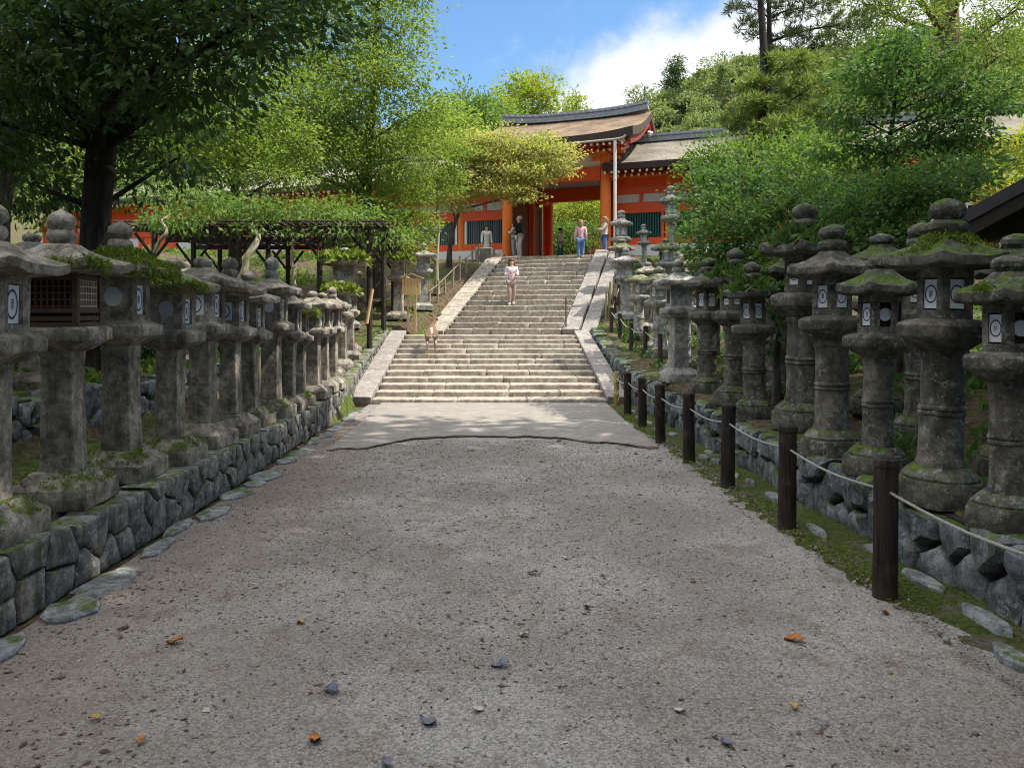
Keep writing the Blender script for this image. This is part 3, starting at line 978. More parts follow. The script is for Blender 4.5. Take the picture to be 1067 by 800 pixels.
def lantern_round(seed, mat, roofmat, basemat, finial='full', panel='paper', moss=None, roofR=.44, postR=.165, n=6, bands=True, slim=False):
    """round-post lantern with a six-sided fire box and roof; one face of the box looks to -Y"""
    random.seed(seed)
    root = empty('stone_lantern', (0, 0, 0)); rot = 0 if n == 6 else 0
    rot = R(-90 - 180 / n) if n == 6 else 0.0
    rot = R(0)
    mb = MB(); poly_loft(mb, n, [(.30, 0), (.31, .03), (.31, .16), (.295, .19)], R(30) if n == 6 else 0, amp=.007, freq=6)
    poly_loft(mb, 24, [(.28, .185), (.285, .21), (.25, .25), (.2, .285)], amp=.008, freq=7)
    mb.build('base', basemat, root)
    mb = MB(); p = postR
    prof = [(p * 1.1, .27), (p * 1.12, .30), (p * 1.04, .33), (p, .36), (p * .98, .64)]
    if bands: prof += [(p * .99, .66), (p * 1.07, .672), (p * 1.07, .69), (p * 1.0, .70), (p * 1.07, .712), (p * 1.07, .73), (p * .99, .745)]
    prof += [(p * .97, 1.0), (p * .99, 1.08), (p * 1.08, 1.1), (p * 1.08, 1.14), (p, 1.17)]
    poly_loft(mb, 26, prof, amp=.008, freq=6); mb.build('post', mat, root)
    mb = MB(); poly_loft(mb, n, [(p, 1.15), (p * 1.25, 1.18), (.27, 1.225), (.315, 1.25), (.325, 1.265), (.33, 1.34), (.315, 1.36), (.25, 1.385), (.2, 1.39)], R(30) if n == 6 else 0, amp=.007, freq=7)
    mb.build('platform', mat, root)
    z0, z1 = 1.38, 1.77; b = .195; zc = (z0 + z1) / 2; a0 = R(30) if n == 6 else 0
    k = 1 / math.cos(math.pi / n)
    corners = [(b * k * math.cos(2 * math.pi * (i + .5) / n + a0), b * k * math.sin(2 * math.pi * (i + .5) / n + a0)) for i in range(n)]
    mb = MB()
    poly_loft(mb, n, [(b * .8, z0), (b * .8, z1)], a0, 2, .05, 0, 6, 1)
    poly_loft(mb, n, [(b, z0), (b, z0 + .07), (b * .97, z0 + .075)], a0, 3, .05, .003); poly_loft(mb, n, [(b * .97, z1 - .075), (b, z1 - .07), (b, z1)], a0, 3, .05, .003)
    for i in range(n):
        c, d_ = corners[i], corners[(i + 1) % n]; u = Vector((d_[0] - c[0], d_[1] - c[1], 0)); ang = math.atan2(u.y, u.x)
        nrm = Vector((u.y, -u.x, 0)).normalized()
        for t in (.13, .87):
            q = Vector((c[0], c[1], zc)) + u * t - nrm * .024
            mb.box(q, (u.length * .23, .045, z1 - z0 - .15), ang)
    mb.build('fire_box', [mat, M_DARK], root)
    for i in range(n):
        c, d_ = corners[i], corners[(i + 1) % n]; m_ = ((c[0] + d_[0]) / 2, (c[1] + d_[1]) / 2)
        a = math.atan2(m_[1], m_[0]); deg = math.degrees(a) % 360
        if not (150 < deg < 330): continue
        L = math.hypot(d_[0] - c[0], d_[1] - c[1])
        kd = panel if panel != 'mixed' else ('disc' if 255 < deg < 330 else 'paper')
        Mx = Matrix.Translation((m_[0] * .90, m_[1] * .90, zc)) @ Matrix.Rotation(a + R(90), 4, 'Z')
        paper_panel(root, Mx, L * .56, .215, kd)
    lift = random.uniform(.022, .04); zr = 1.76; a_ = a0; mb = MB()
    poly_loft(mb, n, [(.2, zr), (roofR * .88, zr + .012, lift), (roofR * .98, zr + .018, lift * 1.1), (roofR, zr + .035, lift * 1.3), (roofR * .985, zr + .085, lift * 1.3),
                      (roofR * .8, zr + .12, lift * .7), (roofR * .58, zr + .17, lift * .2), (roofR * .38, zr + .225), (.12, zr + .26), (0, zr + .265)], a_, 7, .03, .009, 6)
    roof = mb.build('roof', roofmat, root)
    if moss == 'full':
        tufts(roof, [(q[0], q[1], q[2]) for q in roof_pts(6, roofR * .98, zr + .085, .12, zr + .27, lift, cnt=1200)], 3600, .035, M_TUFT)
    elif moss == 'fern':
        tufts(roof, roof_pts(6, roofR * .98, zr + .085, .12, zr + .24, lift, cnt=500), 700, .13, M_FERN, 'fern', .5)
    elif moss == 'patch':
        pts = [q for q in roof_pts(6, roofR * .98, zr + .085, .12, zr + .26, lift, cnt=1500) if noise.noise(Vector((q[0] * 4, q[1] * 4, seed))) > .08]
        if pts: tufts(roof, pts, 2200, .028, M_TUFT)
    zf = zr + .26
    if finial != 'none':
        mb = MB()
        prof = [(.11, -.02), (.13, .02), (.165, .045), (.172, .085), (.15, .115), (.105, .13)]
        if finial == 'full': prof += [(.12, .145), (.15, .17), (.163, .205), (.15, .245), (.1, .28), (.03, .305), (0, .308)]
        else: prof += [(.05, .15), (0, .153)]
        mb.lathe([(r * .86, z * .9) for r, z in prof], 22, (0, 0, zf)); mb.rough(.011, 8, seed); mb.build('finial', basemat, root)
    return root


G_L = 'stone lanterns lining the left wall'; G_R = 'stone lanterns lining the right bank'; G_S = 'stone lanterns beside the upper staircase'
# one prototype per kind; the first use moves the prototype itself, later uses copy it with all its parts
PROTO = {}
def proto(k):
    if k not in PROTO:
        f = {
            'sq_a': lambda: lantern_square(3, M_ST_L, M_ST_L, M_ST_LM, 'full', 'disc'),
            'sq_wood': lambda: lantern_square(5, M_ST_L, M_ST_L, M_ST_LM, 'full', 'wood', 'edge', .44),
            'sq_moss': lambda: lantern_square(8, M_ST_L, M_ST_LM, M_ST_LM, 'full', 'disc', 'full', .43),
            'sq_edge': lambda: lantern_square(9, M_ST_L, M_ST_LM, M_ST_LM, 'low', 'disc', 'edge', .43),
            'sq_low': lambda: lantern_square(12, M_ST_L, M_ST_L, M_ST_L, 'low', 'crest'),
            'sq_crest': lambda: lantern_square(15, M_ST_L, M_ST_L, M_ST_L, 'full', 'crest'),
            'sq_onion': lambda: lantern_square(17, M_ST_L, M_ST_L, M_ST_LM, 'onion', 'disc', None, .40),
            'sq_plain': lambda: lantern_square(21, M_ST_L, M_ST_L, M_ST_L, 'low', 'stone', None, .38),
            'sq_grass': lambda: lantern_square(23, M_ST_L, M_ST_LM, M_ST_L, 'low', 'stone', 'grass', .44),
            'sq_grey': lambda: lantern_square(25, M_ST_G, M_ST_G, M_ST_G, 'full', 'stone', None, .42),
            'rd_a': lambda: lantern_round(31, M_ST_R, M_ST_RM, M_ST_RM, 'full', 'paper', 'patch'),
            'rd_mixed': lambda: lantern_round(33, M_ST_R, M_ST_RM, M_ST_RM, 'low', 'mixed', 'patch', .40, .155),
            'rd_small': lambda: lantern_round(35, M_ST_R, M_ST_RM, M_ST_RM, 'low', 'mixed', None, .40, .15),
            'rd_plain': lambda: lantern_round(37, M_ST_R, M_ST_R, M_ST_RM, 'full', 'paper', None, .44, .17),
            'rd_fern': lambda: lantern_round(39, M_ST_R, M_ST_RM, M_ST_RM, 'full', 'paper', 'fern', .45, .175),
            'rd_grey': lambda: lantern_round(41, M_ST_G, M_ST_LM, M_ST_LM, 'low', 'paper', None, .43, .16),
            'rd_white': lambda: lantern_round(43, M_ST_G, M_ST_G, M_ST_G, 'full', 'paper', None, .36, .13, 6, False),
        }
        PROTO[k] = [f[k](), False]
    p = PROTO[k]
    if not p[1]: p[1] = True; return p[0]
    return copy_tree(p[0])

def lantern(k, x, y, sc, rz, label, group, z=None, tilt=0.0, sxy=1.0):
    random.seed(int(x * 100) + int(y * 137))
    o = proto(k)
    o.location = (x, y, (float(bank_z(x, y)) - .02) if z is None else z)
    o.scale = (sc * sxy, sc * sxy, sc); o.rotation_euler = (R(random.uniform(-1.4, 1.4) + tilt), R(random.uniform(-1.4, 1.4)), R(rz))
    return tag(o, label, 'stone lantern', group)

LX = -3.1
for (k, y, sc, lab) in [
    ('sq_low', 3.75, .97, 'grey square stone lantern just outside the left picture edge'),
    ('sq_a', 4.68, .97, 'grey square stone lantern nearest the viewer on the left wall, cut by the picture edge'),
    ('sq_wood', 5.62, 1.0, 'square stone lantern with a dark wooden lattice fire box, near end of the left row'),
    ('sq_moss', 6.5, .99, 'square stone lantern with bright moss over its whole roof, just behind the wooden lattice one'),
    ('sq_edge', 7.35, .95, 'stone lantern with a broken-off finial and mossy roof edge, fourth in the left row'),
    ('sq_low', 8.2, .99, 'stone lantern with a low flat cap on its roof, fifth in the left row'),
    ('sq_crest', 9.05, .96, 'stone lantern with a crest pane and rounded finial, sixth in the left row'),
    ('sq_a', 9.9, .93, 'brown stone lantern between the crest-paned one and the pale onion-topped one'),
    ('sq_onion', 10.75, 1.0, 'stone lantern with a tall pale grey onion finial standing above the left row'),
    ('sq_plain', 11.6, .93, 'brown stone lantern directly behind the onion-topped lantern'),
    ('sq_moss', 12.4, .88, 'moss-roofed stone lantern two places behind the onion-topped lantern'),
    ('sq_plain', 13.2, .9, 'slim brown stone lantern in the middle distance, before the wall starts to climb'),
    ('sq_low', 14.0, .9, 'sunlit stone lantern opposite the front edge of the paved apron'),
    ('sq_crest', 14.8, .9, 'sunlit stone lantern on the left wall just short of the bottom step'),
    ('sq_grass', 15.6, .9, 'stone lantern with bright grass on its roof, level with the bottom step on the left'),
    ('sq_plain', 16.5, .92, 'pale sunlit stone lantern where the left wall starts to climb'),
    ('sq_grass', 17.5, .98, 'grass-topped stone lantern on the climbing part of the left wall'),
    ('sq_low', 18.5, .9, 'small pale stone lantern last in the left row, beside the lower flight'),
]:
    lantern(k, LX + random.uniform(-.04, .04) - (.35 if y > 15 else 0), y + random.uniform(-.05, .05), sc * .955 * random.uniform(.97, 1.02), random.uniform(-4, 4), lab, G_L, sxy=.88)

lantern('sq_grass', -3.75, 19.3, 1.27, 4, 'tall stone lantern with a wide roof of yellow-green moss in front of the trellis', G_S)
lantern('sq_grass', -2.95, 24.2, 1.0, -6, 'broad-capped pale stone lantern with mossy top, behind and left of the notice board', G_S)
lantern('sq_grey', -2.3, 25.4, .98, 8, 'pale stone lantern just right of the notice board, half hidden by it', G_S)
lantern('sq_grey', -4.3, 23.2, .9, 8, 'grey stone lantern in the shade under the trellis edge', G_S)
# a second row in the shade behind the left one
for y, k, lab in ((4.6, 'sq_plain', 'shaded stone lantern behind the nearest one, up on the rubble wall'), (7.9, 'sq_low', 'shaded stone lantern behind the fifth of the left row'), (12.0, 'sq_plain', 'shaded stone lantern behind the middle of the left row')):
    lantern(k, -4.95, y + .4, .8, 5, lab, 'stone lanterns of the back row on the left')

for (k, x, y, sc, rz, lab) in [
    ('rd_plain', 3.25, 3.85, .85, 4, 'round-post stone lantern just outside the right picture edge'),
    ('rd_mixed', 3.18, 4.72, .78, -8, 'short round-post stone lantern at the right picture edge with white paper panes'),
    ('rd_a', 3.12, 5.36, .92, -4, 'large round-post stone lantern with wide dark hexagonal roof and two crested panes, right row'),
    ('rd_small', 3.15, 6.3, .83, -10, 'round-post stone lantern with a round grey pane, left of the large wide-roofed one'),
    ('rd_plain', 3.16, 7.15, .95, 6, 'reddish round-post stone lantern between the grey-paned one and the tall ferny one'),
    ('rd_fern', 3.45, 8.55, 1.09, 3, 'tall stone lantern with wide roof under the bush, its finial above the right row'),
    ('rd_fern', 3.32, 10.5, .93, -5, 'brown banded stone lantern on a mossy mound behind the tall ferny one'),
    ('rd_plain', 3.35, 12.0, .93, 5, 'dark round stone lantern under the overhanging bush, half in shade'),
    ('sq_grey', 3.32, 13.6, .96, 3, 'blue-grey square stone lantern with a pale post in the middle of the right row'),
    ('rd_grey', 3.55, 14.9, .95, 0, 'mossy-roofed stone lantern behind the blue-grey square one'),
    ('rd_grey', 4.05, 16.2, 1.0, 20, 'wide-capped stone lantern just below the climbing dark fence posts'),
    ('rd_mixed', 4.6, 12.6, .98, 14, 'dark stone lantern standing back among the leaves of the bush'),
    ('rd_plain', 4.25, 7.6, .95, 12, 'dark stone lantern in the second row behind the reddish round-post one'),
    ('rd_a', 4.15, 10.9, 1.0, -9, 'mossy dark stone lantern in the second row under the big bush'),
    ('rd_mixed', 4.2, 6.2, .92, 15, 'dark stone lantern standing behind the grey-paned one near the rest house'),
    ('rd_fern', 3.25, 9.5, .84, 10, 'short ivy-covered stone lantern on the mossy mound right of the brown banded one'),
    ('rd_small', 4.7, 9.4, 1.02, 9, 'stone lantern almost hidden in the bush behind the tall ferny one'),
]:
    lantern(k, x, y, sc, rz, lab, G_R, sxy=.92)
for (k, x, y, sc, rz, lab) in [
    ('rd_grey', 4.0, 18.3, 1.0, 0, 'broad mossy-roofed stone lantern beside the lower flight on the right'),
    ('sq_grey', 4.3, 19.8, .95, 5, 'square grey stone lantern right of the lower flight'),
    ('rd_grey', 4.05, 21.3, .9, 30, 'round-post stone lantern at the level of the landing on the right'),
    ('sq_plain', 4.55, 22.6, .95, -12, 'brown stone lantern just above the landing on the right'),
    ('sq_grey', 4.2, 24.2, 1.0, -15, 'grey square stone lantern close to the right kerb of the upper flight'),
    ('rd_grey', 4.4, 26.2, 1.02, 0, 'wide-roofed stone lantern half way up the right side of the upper flight'),
    ('rd_white', 4.75, 28.4, 1.1, 12, 'pale knobbly stone lantern with stacked caps below the white downpipe'),
    ('rd_white', 5.75, 29.0, .72, 0, 'small pale stone lantern in front of the green lattice window'),
    ('rd_white', 6.85, 29.2, 1.25, 20, 'tall slender white stone lantern in front of the red corridor column'),
    ('rd_grey', 5.5, 20.6, 1.0, 10, 'dark stone lantern in the second row right of the staircase'),
    ('rd_grey', 5.6, 24.8, 1.0, 50, 'mossy stone lantern in the second row below the corridor window'),
    ('sq_plain', 6.3, 22.6, 1.05, 10, 'brown stone lantern half buried in leaves at the foot of the big bush'),
]:
    lantern(k, x, y, sc, rz, lab, G_S)
random.seed(77)
# ================================================================== red gate and roofed corridors
M_RED = plain('vermilion_paint', (.80, .10, .016), .5, .12, 3, .35, 0, .1)
M_ORANGE = plain('vermilion_paint_orange', (.88, .20, .03), .5, .14, 4, .35, 0, .15)  # lighter, more orange tone of the vermilion
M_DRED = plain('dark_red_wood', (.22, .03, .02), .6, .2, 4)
M_PLASTER = plain('white_plaster', (.72, .68, .64), .9, .06, 2)
M_GREEN = plain('green_lattice_paint', (.035, .12, .095), .6, .2, 5)
M_TEAL = plain('window_dark', (.012, .03, .032), .6, .3, 3)
M_WHITE = plain('white_beam_end', (.8, .76, .68), .7, .05, 5)
M_METAL = plain('pipe_paint', (.62, .57, .53), .5, .08, 5)
M_STONEB = stone('plinth_stone', (.42, .39, .34), (.56, .52, .46), (.6, .58, .52), .3, 0)

def thatch(name, a, b, c):
    t = NT(name)
    n1 = t.noise(1.1, 5, .6); n2 = t.noise(9, 5, .75); n3 = t.noise(1, 4, .7, t.scalevec((14, 14, 60)))
    col = t.mix(t.step(n1, .35, .65), a, b)
    col = t.mix(t.math('MULTIPLY', t.step(n2, .5, .68), .6), col, c)
    col = t.mix(.5, col, t.mix(t.step(n3, .3, .7), (.55, .55, .55), (1.4, 1.4, 1.4)), 'MULTIPLY')
    t.bump(t.math('ADD', n3, n2), .7, .05)
    return t.done(col, .95, .1)
M_THATCH = thatch('bark_roof', (.15, .105, .075), (.25, .185, .125), (.08, .065, .05))
M_THATCHW = thatch('bark_roof_weathered', (.17, .15, .12), (.25, .23, .19), (.10, .10, .075))
M_EDGE = plain('roof_edge_bark', (.06, .045, .035), .9, .3, 10)
M_TILE = plain('grey_ridge_tile', (.23, .24, .26), .7, .3, 6)

GC = Vector((2.73, 33.25, 4.60)); GR = R(-20)

def roof_mesh(mb, u0, u1, vr, v0, v1, zr, ze, th, sag=.35, lift=.0, nu=24, nv=10, lpow=3):
    """gabled roof running along u with concave slopes: ridge at vr, eaves at v0 (front) and v1 (back)"""
    cols = []
    for i in range(nu + 1):
        u = u0 + (u1 - u0) * i / nu; k = abs(2 * i / nu - 1) ** lpow
        top = []
        for j in range(-nv, nv + 1):
            t = abs(j) / nv; v = vr + (v0 - vr if j < 0 else v1 - vr) * t
            z = zr - (zr - ze) * ((1 + sag) * t - sag * t * t) + lift * k * (.4 + .6 * t)
            top.append((u, v, z))
        cols.append(top)
    n = 2 * nv + 1; V = []; Fs = []; MI = []
    for c in cols: V += c
    off = len(V)
    for c in cols: V += [(p[0], p[1] * .985 + vr * .015, p[2] - th) for p in c]
    for i in range(nu):
        for j in range(n - 1):
            a = i * n + j; b = (i + 1) * n + j
            Fs.append((a, b, b + 1, a + 1)); MI.append(0)
            Fs.append((off + a, off + a + 1, off + b + 1, off + b)); MI.append(2)
        for j in (0, n - 1):
            a = i * n + j; b = (i + 1) * n + j
            Fs.append((a, off + a, off + b, b) if j == 0 else (a, b, off + b, off + a)); MI.append(1)
    for i in (0, nu):
        for j in range(n - 1):
            a = i * n + j
            Fs.append((a, a + 1, off + a + 1, off + a) if i == 0 else (a, off + a, off + a + 1, a + 1)); MI.append(1)
    b0 = len(mb.v); mb.v += V
    for f, m in zip(Fs, MI): mb.f.append([b0 + q for q in f]); mb.m.append(m)

def ridge(parent, u0, u1, v, z, w, h, lift=0.0):
    mb = MB(); n = max(8, int((u1 - u0) / .28))
    def zz(u): return z + lift * abs(2 * (u - u0) / (u1 - u0) - 1) ** 3
    for i in range(n):
        a = u0 + (u1 - u0) * i / n; b = u0 + (u1 - u0) * (i + 1) / n
        mb.bar((a, v, zz(a) + h * .3), (b, v, zz(b) + h * .3), w, h * .6)
        mb.bar((a, v, zz(a) + h * .66), (b, v, zz(b) + h * .66), w * 1.15, h * .1)
        mb.bar((a, v, zz(a) + h * .86), (b, v, zz(b) + h * .86), w * .7, h * .26)
        m = (a + b) / 2
        mb.tube([(m, v - w * .62, zz(m) + h * .78), (m, v + w * .62, zz(m) + h * .78)], h * .16, 8)
        mb.tube([(m, v - w * .53, zz(m) + h * .3), (m, v + w * .53, zz(m) + h * .3)], h * .13, 8)
    mb.build('ridge', M_TILE, parent, 40)

def column(parent, u, v, z0, z1, r, mat=None):
    mb = MB(); mb.lathe([(0, z0), (r, z0), (r, (z0 + z1) / 2), (r * .95, z1), (0, z1)], 24, (u, v, 0))
    c = mb.build('column', mat or M_RED, parent, 40)
    mb = MB(); mb.lathe([(r * 1.45, z0 - .02), (r * 1.45, z0 + .05), (r * 1.25, z0 + .09), (r * 1.02, z0 + .1)], 20, (u, v, 0)); mb.build('column_base', M_STONEB, c, 40)
    return c

def rafters(parent, us, a, b, w, h, tip=.035):
    """white-ended rafters from a=(v,z) inner to b=(v,z) outer, one child each"""
    d = Vector((0, b[0] - a[0], b[1] - a[1])).normalized(); first = None
    for u in us:
        if first is None:
            mb = MB(); e = Vector((0, b[0], b[1]))
            mb.bar((0, a[0], a[1]), e, w, h, 0); mb.bar(e, e + d * tip, w * 1.02, h * 1.02, 1)
            first = mb.build('rafter', [M_RED, M_WHITE], parent, 40); first.location = (u, 0, 0)
        else:
            c = first.copy(); COL.objects.link(c); c.parent = parent; c.location = (u, 0, 0)

gate = empty('shrine_gate', GC, GR, 'tall vermilion gate with brown bark roof and grey ridge at the stair top', 'gate')
mb = MB(); mb.bb(-3.4, 3.4, -.75, 7.6, -.6, .0); mb.build('plinth', M_STONEB, gate)
for v, m in ((0, M_ORANGE), (3.3, M_RED), (6.6, M_RED)):
    for u in (-2.2, 2.2): column(gate, u, v, 0, 4.3, .23 if v == 0 else .27, m)
def gbox(name, mat, *b, parent=None):
    mb = MB(); mb.bb(*b); return mb.build(name, mat, parent or gate)
gbox('beam', M_RED, -2.6, 2.6, 3.13, 3.47, 2.92, 3.5)
gbox('beam', M_RED, -2.0, 2.0, -.16, .16, 3.22, 3.78)
gbox('plaster_panel', M_PLASTER, -1.98, 1.98, -.05, .05, 3.782, 4.3)
gbox('beam', M_ORANGE, -3.0, 3.0, -.2, .2, 4.31, 4.62)
gbox('beam', M_ORANGE, -3.0, 3.0, 6.4, 6.8, 4.31, 4.62)
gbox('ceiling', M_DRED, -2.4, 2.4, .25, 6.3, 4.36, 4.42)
gbox('plaster_panel', M_PLASTER, -1.9, 1.9, 3.26, 3.34, 3.502, 4.34)
for s_ in (-1, 1):
    gbox('beam', M_RED, s_ * 2.2 - .12, s_ * 2.2 + .12, .22, 3.1, 3.25, 3.7)
    gbox('beam', M_RED, s_ * 2.2 - .12, s_ * 2.2 + .12, 3.5, 6.4, 3.25, 3.7)
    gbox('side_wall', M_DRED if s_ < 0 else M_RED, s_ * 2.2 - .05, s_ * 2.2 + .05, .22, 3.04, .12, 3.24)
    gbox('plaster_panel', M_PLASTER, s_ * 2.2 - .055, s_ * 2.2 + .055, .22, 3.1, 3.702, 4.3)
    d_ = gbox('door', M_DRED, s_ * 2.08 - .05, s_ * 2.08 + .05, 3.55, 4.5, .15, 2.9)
    gbox('door_edge', M_METAL if s_ < 0 else M_DRED, s_ * 2.0 - .08, s_ * 2.0 + .08, 4.51, 4.62, .0, 2.9, parent=d_)
    # bracket arms over the columns
    for v in (0,):
        mb = MB(); mb.bb(s_ * 2.2 - .6, s_ * 2.2 + .6, v - .11, v + .11, 4.02, 4.2); mb.bb(s_ * 2.2 - .12, s_ * 2.2 + .12, v - .75, v + .75, 4.203, 4.305)
        mb.build('bracket', M_ORANGE, gate)
mb = MB(); roof_mesh(mb, -3.65, 3.65, 3.3, -1.85, 8.45, 6.75, 4.72, .34, .38, .22, 30, 12)
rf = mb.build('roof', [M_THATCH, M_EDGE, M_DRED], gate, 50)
ridge(rf, -3.5, 3.5, 3.3, 6.72, .5, .42, .2)
for s_ in (-1, 1):
    # barge boards with the curled gable ornament
    mb = MB(); pts = []
    for j in range(-12, 13):
        t = abs(j) / 12; v = 3.3 + (5.0 * t if j > 0 else -5.0 * t)
        pts.append((s_ * 3.5, v, 6.75 - 2.03 * (1.38 * t - .38 * t * t) + .22 * (.4 + .6 * t) - .48))
    for a, b in zip(pts[:-1], pts[1:]): mb.bar(a, b, .09, .3)
    mb.build('barge_board', M_DRED, gate)
    mb = MB()
    for c_, v_ in ((6.1, 3.3),):
        mb.tube([(s_ * 3.58 + .0, v_ - .32, c_ - .25), (s_ * 3.58, v_ - .2, c_ - .42), (s_ * 3.58, v_, c_ - .55), (s_ * 3.58, v_ + .2, c_ - .42), (s_ * 3.58, v_ + .32, c_ - .25)], .07, 8)
        mb.lathe([(.0, 0), (.13, .02), (.13, .1), (0, .12)], 12, (s_ * 3.58, v_, c_ - .3))
    mb.build('gable_ornament', M_WHITE, gate)
    gbox('gable_wall', M_PLASTER, s_ * 2.6 - .04, s_ * 2.6 + .04, .6, 6.0, 4.63, 5.35)
us = list(np.arange(-3.3, 3.35, .25))
rafters(gate, us, (.6, 4.86), (-1.62, 4.36), .085, .1)
rafters(gate, [u + .12 for u in us[:-1]], (.5, 4.68), (-.95, 4.26), .085, .1)
g_ = MB(); g_.tube([(-.4, -1.98, 4.36), (3.15, -1.98, 4.42)], .05, 10); g_.tube([(3.0, -1.98, 4.42), (3.3, -1.98, 4.45), (3.42, -1.98, 4.55)], .05, 10)
g_.build('gutter', plain('gutter_paint', (.36, .30, .26), .6, .1, 5), gate)
mb = MB(); mb.tube([(2.98, -1.98, 4.36), (2.98, -1.98, .0), (2.98, -1.98, -1.0)], .062, 12)
for z in (1.2, 2.8): mb.lathe([(.075, z), (.075, z + .06)], 12, (2.98, -1.98, 0))
mb.build('downpipe', M_METAL, gate)

def corridor(label, sg, u_start, u_end, ncol, win):
    """roofed corridor wing; sg=+1 runs right of the gate, -1 left"""
    o = empty('roofed_corridor', GC, GR, label, 'corridor building')
    def bx(name, mat, a, b, v0, v1, z0, z1, parent=None):
        mb = MB(); mb.bb(sg * a, sg * b, v0, v1, z0, z1); return mb.build(name, mat, parent or o)
    V = 1.0; n = ncol; sp_ = (u_end - u_start) / n
    bx('plinth', M_PLASTER, u_start, u_end, V - .16, V + .1, -.15 if sg < 0 else -2.5, .5)
    bx('beam', M_RED, u_start, u_end, V - .1, V + .1, .502, .81)
    bx('beam', M_RED, u_start, u_end, V - .11, V + .11, 1.88, 2.33)
    bx('plaster_panel', M_PLASTER, u_start, u_end, V - .05, V + .05, 2.332, 2.70)
    bx('beam', M_RED, u_start, u_end, V - .14, V + .14, 2.702, 3.0)
    bx('plaster_panel', M_RED, u_start, u_end, V - .04, V + .04, 3.002, 3.35)
    bx('beam', M_ORANGE, u_start - .1, u_end, V - .17, V + .17, 3.352, 3.6)
    bx('back_wall', M_RED, u_start, u_end, 5.6, 5.7, -.15, 3.6)
    for i in range(n + 1):
        u = sg * (u_start + sp_ * i)
        column(o, u, V, 0, 3.35, .16 if i else .13, M_ORANGE if i < 4 else M_RED)
        if i < n:
            m_ = u_start + sp_ * (i + .5)
            bx('strut', M_RED, m_ - .08, m_ + .08, V - .09, V + .09, 2.334, 2.699)
            if i < win:
                a, b = u_start + sp_ * i + .32, u_start + sp_ * (i + 1) - .32
                w_ = bx('window', M_TEAL, a, b, V + .0, V + .05, .812, 1.878)
                mb = MB(); k = int((b - a) / .105)
                for j in range(k + 1): mb.box((sg * (a + (b - a) * j / k), V - .06, 1.345), (.05, .05, 1.062), R(45))
                mb.build('lattice', M_GREEN if sg > 0 else plain('pale_blue_lattice', (.16, .2, .22), .6, .2), w_)
                for e0, e1 in ((a - .13, a - .03), (b + .03, b + .13)): bx('frame', M_WHITE if sg < 0 and i < 2 else M_RED, e0, e1, V - .085, V + .02, .812, 1.878, w_)
            else:
                bx('wall_panel', M_PLASTER if i % 2 else M_RED, u_start + sp_ * i + .18, u_start + sp_ * (i + 1) - .18, V - .03, V + .04, .812, 1.878)
    mb = MB(); roof_mesh(mb, sg * (u_start - .25), sg * (u_end + .4), 3.3, -.68, 7.3, 5.45, 3.74, .26, .22, 0.0, 40, 8)
    if sg < 0:
        for f in mb.f: f.reverse()
    rf = mb.build('roof', [M_THATCHW, M_EDGE, M_DRED], o, 50)
    a, b = sg * (u_start - .1), sg * (u_end + .3)
    ridge(rf, min(a, b), max(a, b), 3.3, 5.42, .42, .36)
    rafters(o, [sg * u for u in np.arange(u_start - .15, min(u_end, u_start + 27), .29)], (1.3, 3.82), (-.5, 3.42), .085, .1)
    rafters(o, [sg * u for u in np.arange(u_start, min(u_end, u_start + 12), .29)], (1.2, 3.62), (.12, 3.36), .085, .1)
    return o
corridor('long red corridor with green lattice windows and weathered bark roof, right of the gate', 1, 2.42, 20.6, 8, 3)
corridor('long red corridor with pale lattice windows running left of the gate behind the trees', -1, 2.42, 31, 12, 3)

# small white-edged roof of an inner building glimpsed through the gate
ih = empty('inner_hall', (5.2, 49, 4.45), R(-20), 'inner shrine building with white-edged gable seen through the gate opening', 'building')
mb = MB(); mb.bb(-4, 1.0, 0, 4, 0, 3.0); mb.build('wall', M_DRED, ih)
mb = MB(); roof_mesh(mb, -4.4, 1.5, 2, -1.3, 5.3, 5.2, 2.9, .25, .3, .2, 12, 8); mb.build('roof', [M_THATCH, M_WHITE, M_DRED], ih)

# dark gable of the rest house at the right edge
rh = empty('rest_house', (7.25, 7.4, .8), R(-31), 'dark wooden building with a low shaded eave at the right edge of the picture', 'building')
M_DWOOD = plain('dark_wood', (.035, .026, .02), .8, .3, 6)
M_SHING = plain('dark_shingle', (.06, .055, .055), .8, .3, 8)
mb = MB(); mb.bb(-1.75, 1.75, 0, 4.6, -.6, 2.35); mb.build('wall', M_DWOOD, rh)
for s_ in (-1, 1):
    mb = MB()
    for k in range(4):
        y0 = -.7 + k * 1.5
        mb.bar((s_ * 2.3, y0 + .75, 2.02), (0.0, y0 + .75, 3.32), 1.49, .12)
    mb.build('roof', M_SHING, rh)
    mb = MB(); mb.bar((s_ * 2.28, -.62, 1.9), (0, -.62, 3.2), .1, .16); mb.build('barge_board', M_DWOOD, rh)
mb = MB(); mb.bb(-1.2, -.4, -.05, -.003, .2, 1.5); mb.build('shutter', plain('brown_board', (.16, .08, .04), .8, .2), rh)
